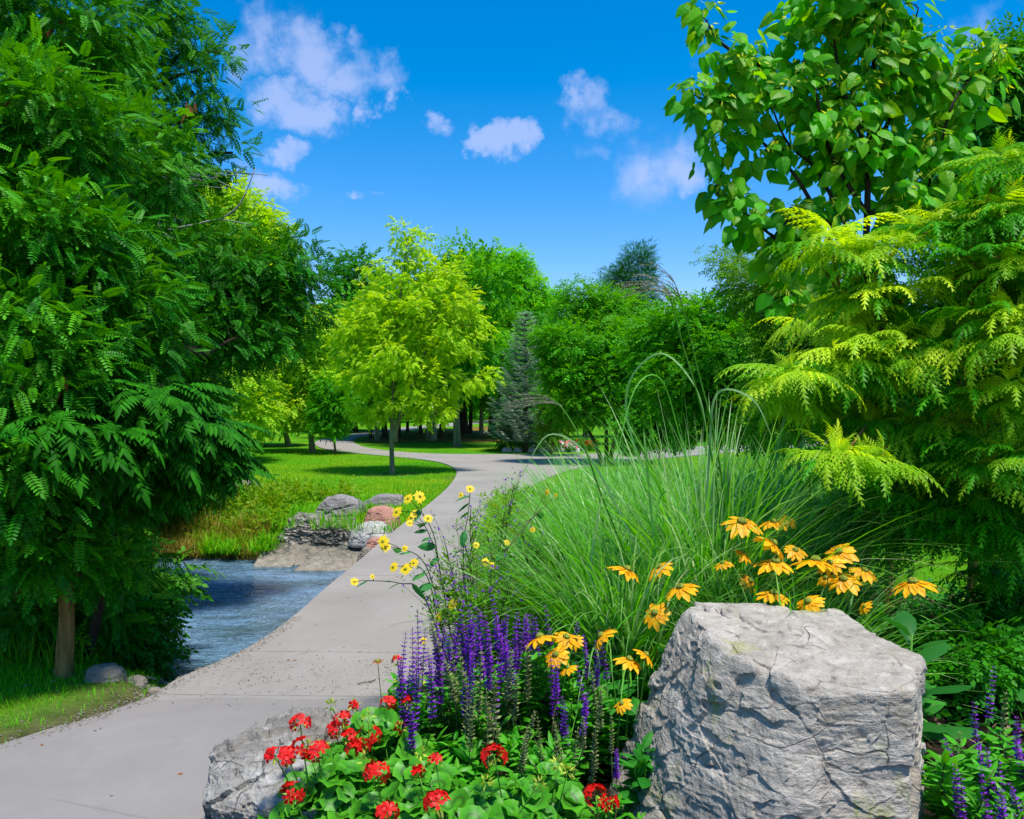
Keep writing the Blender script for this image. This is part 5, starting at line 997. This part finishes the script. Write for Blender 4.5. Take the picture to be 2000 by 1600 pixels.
salvia('violet plant in the corner beyond the boulder, cut by the frame edge', (1.72, 2.80, .02), .17, .42, [(1965, 1515, 2.55), (1975, 1530, 2.55), (1960, 1545, 2.5), (1985, 1440, 2.7), (1990, 1400, 2.8), (1945, 1300, 3.0), (1952, 1480, 2.7)], [(1968, 1350, 2.9)], 14, .85)
salvia('violet plant at the very bottom of the boulder corner', (1.62, 2.42, .0), .17, .34, [(1985, 1590, 2.3), (1935, 1570, 2.4)], [], 12, .8)

# orange coneflowers ------------------------------------------------
def daisy(npet, ln, wd, droop, ray=1.0):
    V = []; Q = []; Tn = []
    for k in range(npet):
        a = 2 * math.pi * k / npet + random.uniform(-.12, .12); l = ln * random.uniform(.85, 1.12); w_ = wd * random.uniform(.85, 1.15); o = len(V); dz = random.uniform(.7, 1.3) * droop
        for i_, (t_, ww) in enumerate(((.12, .45), (.45, 1.0), (.8, .85), (1.0, .25))):
            for sg in (-1, 0, 1):
                x = l * t_; y = sg * w_ * ww * .5; z = -dz * l * t_ ** 1.8 + (.10 * w_ if sg else 0); V.append((x * math.cos(a) - y * math.sin(a), x * math.sin(a) + y * math.cos(a), z))
        for i_ in range(3):
            for sg in (0, 1): b_ = o + i_ * 3 + sg; Q.append((b_, b_ + 1, b_ + 4, b_ + 3))
    return np.array(V), [np.array(Q)]
def cone(r, h, n=10):
    V = [(0, 0, h)]; Q = []; T_ = []
    for i_, (rr, zz) in enumerate(((.45, .88), (.8, .55), (1, .1), (.7, -.15))):
        for k in range(n): V.append((r * rr * math.cos(6.283 * k / n), r * rr * math.sin(6.283 * k / n), h * zz))
    T_ = [(0, 1 + k, 1 + (k + 1) % n) for k in range(n)]
    for i_ in range(3):
        for k in range(n): a = 1 + i_ * n + k; b_ = 1 + i_ * n + (k + 1) % n; Q.append((a, a + n, b_ + n, b_))
    return np.array(V, float), [np.array(T_), np.array(Q)]
def bloom(root, c, size, nrml, petal, npet=12, droop=.40, wd=.42, coner=.13, name='flower'):
    c = np.array(c); n_ = nrm(np.array([nrml], float)); hm = MB(); tp = daisy(npet, size / 2, size / 2 * wd, droop); scatter(hm, tp, c[None], np.cross(n_, rdir(1)), n_, 1.0)
    fo = hm.build(name, petal, root, smooth=True, loc=c); fo.location = tuple(c - np.array(root.location)); cb = MB(); scatter(cb, cone(size * coner, size * coner * .9), c[None] + n_ * size * .01, np.cross(n_, rdir(1)), n_, 1.0); co_ = cb.build('cone', M['cone'], None, smooth=True, loc=c); co_.location = (0, 0, 0); co_.parent = fo
    return fo
RLEAF = poly_leaf([(.04, 0), (.20, .2), (.25, .45), (.16, .75), (0, 1)], fold=.3, droop=.4)
def coneflower(label, base, w_, h_, fl, nst=8, nl=16, ls=.13, mat='orangepetal', grp='orange coneflowers in the bed', leafm='rudleaf', name='coneflower', cat='coneflower', npet=12):
    base = np.array(base, float); root = thing(name, label, cat, base, grp); st, tops = leafy(base, w_, h_, nl, ls, RLEAF, M[leafm], root, nst)
    for (px, py, d, sz) in fl:
        c = W(px, py, d); dn = (rng.normal() * .5 - .15, rng.normal() * .25 - .22, .8); bloom(root, c, sz, dn, M[mat], npet); stalk(st, base + (c - base) * [.3, .3, .1], c - np.array([0, 0, .005]), .0032, .07, 5)
    st.build('stems', M['stem'], root, smooth=True)
K = lambda px_w, d: px_w / F * d * 1.12
coneflower('orange coneflower beside the grass, the one nearest the violet row', (.42, 3.95, .03), .14, .45, [(1225, 1113, 3.75, K(62, 3.75)), (1288, 1108, 3.8, K(52, 3.8)), (1280, 1198, 3.6, K(56, 3.6)), (1412, 1100, 3.9, K(34, 3.9))])
coneflower('orange coneflower directly behind the pale top of the boulder, at its path side', (.62, 3.75, .03), .13, .42, [(1330, 1148, 3.6, K(62, 3.6)), (1336, 1230, 3.5, K(46, 3.5))])
coneflower('orange coneflower with the highest bloom, behind the boulder top', (1.15, 4.2, .03), .18, .60, [(1450, 1020, 4.0, K(70, 4)), (1512, 1020, 4.1, K(48, 4.1)), (1455, 1083, 4.0, K(42, 4)), (1540, 1015, 4.2, K(34, 4.2)), (1465, 1135, 4.0, K(44, 4))])
coneflower('orange coneflower with the densest cluster of blooms over the boulder', (1.30, 3.95, .03), .18, .55, [(1510, 1062, 3.85, K(66, 3.85)), (1516, 1098, 3.8, K(70, 3.8)), (1594, 1096, 3.8, K(80, 3.8)), (1555, 1075, 3.9, K(44, 3.9)), (1512, 1160, 3.7, K(62, 3.7))])
coneflower('orange coneflower low against the edge of the boulder top', (1.35, 3.72, .03), .15, .40, [(1580, 1176, 3.6, K(58, 3.6)), (1640, 1078, 3.9, K(60, 3.9)), (1622, 1100, 3.8, K(50, 3.8))])
coneflower('shaded orange coneflower between the boulder and the stouter shrub trunk', (1.60, 3.95, .03), .17, .42, [(1648, 1132, 3.85, K(62, 3.85)), (1690, 1115, 4.0, K(52, 4)), (1615, 1130, 3.9, K(40, 3.9)), (1690, 1185, 3.8, K(30, 3.8))])
coneflower('shaded orange coneflower nodding alone between the two shrub trunks', (1.85, 3.85, .03), .13, .36, [(1785, 1138, 3.7, K(76, 3.7))])
coneflower('orange coneflower among the violet spikes, its blooms turned upward', (.18, 3.72, .03), .15, .42, [(1055, 1246, 3.4, K(66, 3.4)), (1086, 1280, 3.35, K(52, 3.35)), (1106, 1245, 3.45, K(48, 3.45)), (1110, 1306, 3.3, K(38, 3.3)), (1122, 1252, 3.5, K(34, 3.5))])
coneflower('orange coneflower with blooms level with the boulder top in front of the grass', (.46, 3.42, .03), .15, .34, [(1175, 1243, 3.3, K(56, 3.3)), (1230, 1290, 3.15, K(56, 3.15)), (1262, 1280, 3.15, K(46, 3.15)), (1216, 1376, 3.0, K(38, 3.0))], 10, 18, .15)
coneflower('leafy coneflower without open blooms beside the low end of the boulder', (.50, 3.0, .03), .13, .30, [], 8, 14, .13)
# small yellow sunflowers leaning over the path ----------------------
def sunfl(label, base, paths):
    base = np.array(base, float); root = thing('yellow_sunflower', label, 'wild sunflower', base, 'small yellow sunflowers at the path edge'); st = MB(); lf = MB()
    for pts, fl in paths:
        P_ = crom([base] + [W(*p) for p in pts], 6); tube(st, P_, np.linspace(.004, .0018, len(P_)), 5)
        m = max(4, len(P_) // 3); idx = np.linspace(len(P_) * .25, len(P_) - 2, m).astype(int); u = rdir(m); u[:, 2] = -.1 + .2 * rng.normal(size=m); u[:, 0] -= .3
        scatter(lf, RLEAF, P_[idx], u, np.tile([0, 0, 1.], (m, 1)) + .3 * rng.normal(size=(m, 3)), .085 * (.6 + .6 * rng.random(m)))
        for (px, py, d, sz) in fl:
            c = W(px, py, d); stalk(st, P_[-max(2, len(P_) // 6)], c, .0016, .05, 4, 4); bloom(root, c, K(sz, d), (rng.normal() * .4 - .2, -.75, .5), M['yellowpetal'], 13, .12, .34, .12)
    st.build('stems', M['darkstem'], root, smooth=True); lf.build('leaves', M['helileaf'], root)
sunfl('yellow sunflower leaning farthest over the concrete, highest group of blooms', (-.28, 4.4, .03), [([(860, 1120, 4.2), (845, 1040, 4.1), (815, 990, 4.05)], [(797, 974, 4.0, 20), (820, 970, 4.0, 24), (775, 1000, 4.0, 22), (808, 1006, 4.0, 14)]), ([(858, 1110, 4.2), (840, 1050, 4.1), (825, 1020, 4.05)], [(800, 1016, 4.0, 18), (836, 1013, 4.0, 18), (812, 1004, 4.05, 16), (800, 1022, 3.98, 14)])])
sunfl('yellow sunflower whose blooms hang over the middle of the path', (-.26, 4.2, .03), [([(850, 1160, 4.1), (820, 1090, 4.0), (770, 1070, 3.9)], [(748, 1058, 3.9, 24), (752, 1068, 3.9, 22), (790, 1072, 3.9, 14)]), ([(850, 1180, 4.1), (830, 1120, 4.0), (800, 1100, 3.9)], [(768, 1108, 3.9, 20), (792, 1112, 3.9, 24), (808, 1100, 3.9, 18)]), ([(830, 1170, 4.0), (780, 1140, 3.9), (710, 1135, 3.8)], [(692, 1137, 3.8, 16), (727, 1127, 3.8, 10)])])
sunfl('yellow sunflower low among the mauve asters', (-.2, 4.5, .03), [([(905, 1100, 4.3), (915, 1000, 4.3), (918, 965, 4.3)], [(918, 955, 4.3, 16), (900, 967, 4.3, 12)]), ([(900, 1150, 4.2), (880, 1180, 4.1)], [(883, 1182, 4.0, 22), (855, 1208, 3.9, 22), (826, 1252, 3.8, 14)]), ([(950, 1150, 4.3), (985, 1080, 4.4), (1060, 990, 4.6)], [(1068, 962, 4.6, 14), (1085, 968, 4.6, 10), (962, 1105, 4.3, 14), (990, 1060, 4.4, 12), (1040, 1035, 4.5, 12), (930, 1065, 4.3, 14), (948, 1098, 4.3, 16)])])
mb = MB(); rt = thing('dried_flower', 'single dried brown flower head on a thin stalk in front of the path', 'flower', (-.5, 3.35, .02)); stalk(mb, rt.location, W(737, 1295, 3.1), .0018, .03); mb.build('stem', M['stem'], rt)
bloom(rt, W(737, 1293, 3.1), .045, (0, -.2, 1), M['pod'], 9, .1, .4, .2)
# mauve asters -------------------------------------------------------
def aster(label, base, tips, spread=.10, per=9):
    base = np.array(base, float); root = thing('mauve_aster', label, 'aster', base, 'mauve asters between path and grass'); st = MB(); lf = MB()
    for (px, py, d, nf) in tips:
        t_ = W(px, py, d); q = stalk(st, base, t_, .003, .10, 5, 8); m = 70; s = .25 + .7 * rng.random(m); p = np.stack([np.interp(s, np.linspace(0, 1, 8), q[:, i_]) for i_ in range(3)], -1); u = rdir(m); u[:, 2] = .35
        scatter(lf, NAR, p + u * .02, u, np.tile([0, 0, 1.], (m, 1)) + .4 * rng.normal(size=(m, 3)), .05 * (.6 + .7 * rng.random(m)), .3 * rng.random(m))
        T_ = t_ + rng.normal(size=(14, 3)) * spread * np.array([.6, .6, .7]) - [0, 0, .03]
        for tt in T_: stalk(st, q[rng.integers(4, 7)], tt, .0011, .08, 3, 4)
        m = 60; ci = rng.integers(0, len(T_), m); scatter(lf, NAR, T_[ci] + rng.normal(size=(m, 3)) * .03, rdir(m), rdir(m, 1), .022, .3 * rng.random(m))
        hb = MB()
        for tt in T_[:nf]:
            m = 11; u = rdir(m, .6); scatter(hb, NAR, np.tile(tt, (m, 1)), u, rdir(m), .013)
        if nf: hb.build('blossoms', M['mauve'], root)
        hb = MB()
        for tt in T_[nf:]: m = 6; scatter(hb, NAR, np.tile(tt, (m, 1)), rdir(m, .6), rdir(m), .009)
        hb.build('seed_sprays', M['spent'], root)
    st.build('stems', M['darkstem'], root); lf.build('leaves', M['weed'], root)
aster('mauve aster nearest the path slab, with dusky seed heads', (-.26, 4.6, .03), [(870, 1065, 4.2, 9), (905, 1055, 4.3, 8), (850, 1120, 4.1, 8), (880, 1140, 4.1, 9), (845, 1165, 4.0, 7), (900, 1100, 4.2, 8)])
aster('mauve aster standing tallest, its tip over the grey junction', (-.1, 5.2, .03), [(1003, 952, 4.8, 9), (920, 990, 4.7, 8), (985, 1000, 4.7, 9), (950, 1040, 4.6, 5), (925, 1075, 4.5, 5), (985, 1075, 4.6, 3)])
aster('mauve aster in front of the sweeping grass, with the brightest lilac flowers', (-.06, 4.3, .03), [(905, 1165, 4.0, 9), (930, 1160, 4.0, 9), (960, 1130, 4.1, 7), (985, 1165, 4.0, 6), (865, 1190, 3.9, 7), (890, 1185, 3.9, 7), (1000, 1120, 4.2, 3)])
aster('mauve aster deep inside the sweeping grass, only its thin stems showing', (.15, 5.0, .03), [(1060, 1060, 4.6, 3), (1090, 1080, 4.5, 2), (1020, 1040, 4.6, 3), (1040, 1110, 4.4, 2)])
# loose green filler herbs at the bed edge
Cw = np.stack([rng.uniform(-.12, .6, 170), rng.uniform(4.2, 10.5, 170), rng.uniform(.10, .42, 170)], -1); mb = MB(); leaves_at(mb, Cw, Cw * 0 + [0, 0, .4], 26, .20, T_SPRN, .15, tone=(0, .5), droop=-.2); clumps_of(mb, Cw * [1, 1, 0] + [0, 0, .02], 26, .10, .5, .007, tone=.05)
tag(mb.build('bed_edge_herbs', M['weed']), kind='stuff', label='loose green herbs filling the bed edge along the path')
mb = MB(); x = rng.uniform(.9, 4.4, 80); y = rng.uniform(3.6, 6.2, 80); Cw = np.stack([x, y, .06 + 0 * x], -1); leaves_at(mb, Cw + [0, 0, .06], Cw * 0 + [0, 0, .4], 26, .19, T_SPR, .14, tone=(0, .2)); tag(mb.build('shaded_groundcover', M['rudleaf']), kind='stuff', label='low leafy growth in the shade below the cut leaf shrubs')
# woodchips and pebbles on the mulch
mb = MB(); m = 9000; y = rng.uniform(1.8, 6.8, m); xl, xr = bed_in(0, y); x = xl + (xr - xl) * rng.uniform(.03, .98, m); CH = (np.array([(-.5, -.2, 0), (.5, -.2, .1), (.5, .2, .15), (-.5, .2, 0)]), [np.array([(0, 1, 2, 3)])])
scatter(mb, CH, np.stack([x, y, .072 + .02 * rng.random(m)], -1), rdir(m) * [1, 1, .3], np.tile([0, 0, 1.], (m, 1)) + .6 * rdir(m), .012 + .03 * rng.random(m), rng.random(m)); M['chip'] = leaf_mat('woodchip', (.03, .02, .012), (.20, .14, .09), trans=0, rough=.9, spec=.1); tag(mb.build('mulch_chips', M['chip']), kind='stuff', label='bark chips scattered over the bed soil')
# paddle leaved plant behind the boulder
PLEAF = poly_leaf([(.05, 0), (.10, .2), (.22, .5), (.24, .75), (.12, .95), (0, 1)], fold=.3, droop=.35)
bp = np.array([1.62, 3.35, .03]); root = thing('paddle_leaved_plant', 'plant with broad dark paddle leaves close behind the boulder corner', 'plant', bp); mb = MB(); st = MB(); tube(st, [bp, bp + [.01, 0, .35], bp + [.02, 0, .62]], [.008, .007, .004], 6)
for k in range(13):
    z = .18 + .036 * k; a = k * 2.4; u = np.array([[math.cos(a), math.sin(a), .55 + .06 * k]]); scatter(mb, PLEAF, (bp + [.01, 0, z])[None], u, np.array([[0, 0, 1.]]), .27 - .008 * k)
mb.build('leaves', M['mulleinleaf'], root, smooth=True); st.build('stem', M['stem'], root, smooth=True)

# far flower bed with stone edging
def flowerpatch(label, px0, px1, py, d0, mats, n=80):
    c = S((px0 + px1) / 2, d0); root = thing('flower_patch', label, 'flower bed', c, 'flowers in the far bed'); g = MB(); w_ = (px1 - px0) / 2 / F * d0; m = 260
    P_ = c + np.stack([rng.uniform(-w_, w_, m), rng.uniform(-.5, .5, m), rng.uniform(.03, .26, m)], -1); scatter(g, T_SPR, P_, rdir(m, .8), rdir(m, 1), .18); g.build('leaves', M['deepgreen'], root)
    for mt, nm in mats:
        f_ = MB(); P_ = c + np.stack([rng.uniform(-w_, w_, n), rng.uniform(-.55, .3, n), rng.uniform(.16, .34, n)], -1); u = rdir(n, 1); scatter(f_, FLO, P_, np.cross(u, rdir(n)), u, .055); f_.build(nm, mt, root)
M['white'] = flat_mat('white_petal', (.75, .75, .72), (.85, .85, .82), 20); M['pink'] = flat_mat('pink_petal', (.70, .05, .14), (.85, .20, .30), 20)
flowerpatch('white flowers next to the spruce in the far bed', 1000, 1070, 868, 27.2, [(M['white'], 'white_flowers')], 40)
flowerpatch('pink and white flowers in the far bed beyond the paved junction', 1070, 1125, 868, 26.4, [(M['white'], 'white_flowers'), (M['pink'], 'pink_flowers')], 90)
flowerpatch('red flowers at the far end of the bed behind the tall grass', 1125, 1165, 862, 27, [(M['redpetal'], 'red_flowers')], 60)
flowerpatch('small red patch seen through the tall grass', 1222, 1240, 868, 24, [(M['redpetal'], 'red_flowers')], 30)
for k_, (px, w_, lb) in enumerate(((990, 16, 'first edging stone, next to the spruce end'), (1012, 16, 'second edging stone below the white flowers'), (1036, 18, 'third edging stone below the white flowers'), (1064, 22, 'fourth edging stone before the pink flowers'), (1094, 20, 'fifth edging stone below the pink flowers'), (1122, 18, 'last edging stone toward the grass plumes'))):
    rock('edging_stone', lb, 'stone', S(px, 26.2) + [0, 0, .05], (w_ / F * 26 * .6, .18, .12), RND, M['whiterock'], 24, .02, 6, .5, .2, 'edging stones of the far flower bed', 9, 60 + k_)
# dirt and gravel crumbling along the verge side of the path
mb = MB(); m = 5000; y = rng.uniform(2.4, 6.0, m); xe = np.interp(y, [2.4, 3.76, 4.03, 4.38, 4.7, 5.2, 5.9], [-3.2, -2.35, -2.14, -1.94, -1.91, -1.71, -1.62]); off = rng.normal(0, .09, m) - .03; x = xe + off
z = np.where(off > 0, .0235, np.maximum(ground_h(x, y), -.4) + .004); ok = (off < .10); x, y, z = x[ok], y[ok], z[ok]
scatter(mb, PB, np.stack([x, y, z], -1), rdir(len(x)) * [1, 1, .2], np.tile([0, 0, 1.], (len(x), 1)) + .3 * rdir(len(x)), .002 + .008 * rng.random(len(x)) ** 3)
tag(mb.build('verge_gravel', M['slabrock']), kind='stuff', label='fine gravel and dirt crumbling over the path edge')
mb = MB(); m = 160; x = rng.uniform(-2.6, -.1, m); y = rng.uniform(3.0, 14, m); ok = in_path(x + .08, y) & in_path(x - .06, y); x, y = x[ok], y[ok]
scatter(mb, DIA, np.stack([x, y, .026 + 0 * x], -1), rdir(len(x)) * [1, 1, .1], np.tile([0, 0, 1.], (len(x), 1)) + .3 * rdir(len(x)), .012 + .02 * rng.random(len(x)))
tag(mb.build('fallen_leaves', M['pod']), kind='stuff', label='few small dead leaves on the path')
# dark ferny undergrowth in the corner under the slim sumac
for lab, bx, by, el in (('dark low shrub under the slim trunked sumac at the frame edge', 3.2, 5.0, [(1960, 1180, 70, 40, 5.0), (2020, 1120, 60, 60, 5.0), (1985, 1230, 60, 26, 4.6)]),
                        ('dark low shrub filling the shade between the two sumac trunks and the boulder corner', 2.3, 4.4, [(1840, 1250, 60, 30, 4.3), (1900, 1280, 60, 30, 4.1)])):
    shrub('shade_shrub', lab, np.array([bx, by, .03]), [E(*e) for e in el], 60, 20, .12, T_SPR, .12, M['deepgreen'], tone=(0, .2), twigs=20, r0=.012)
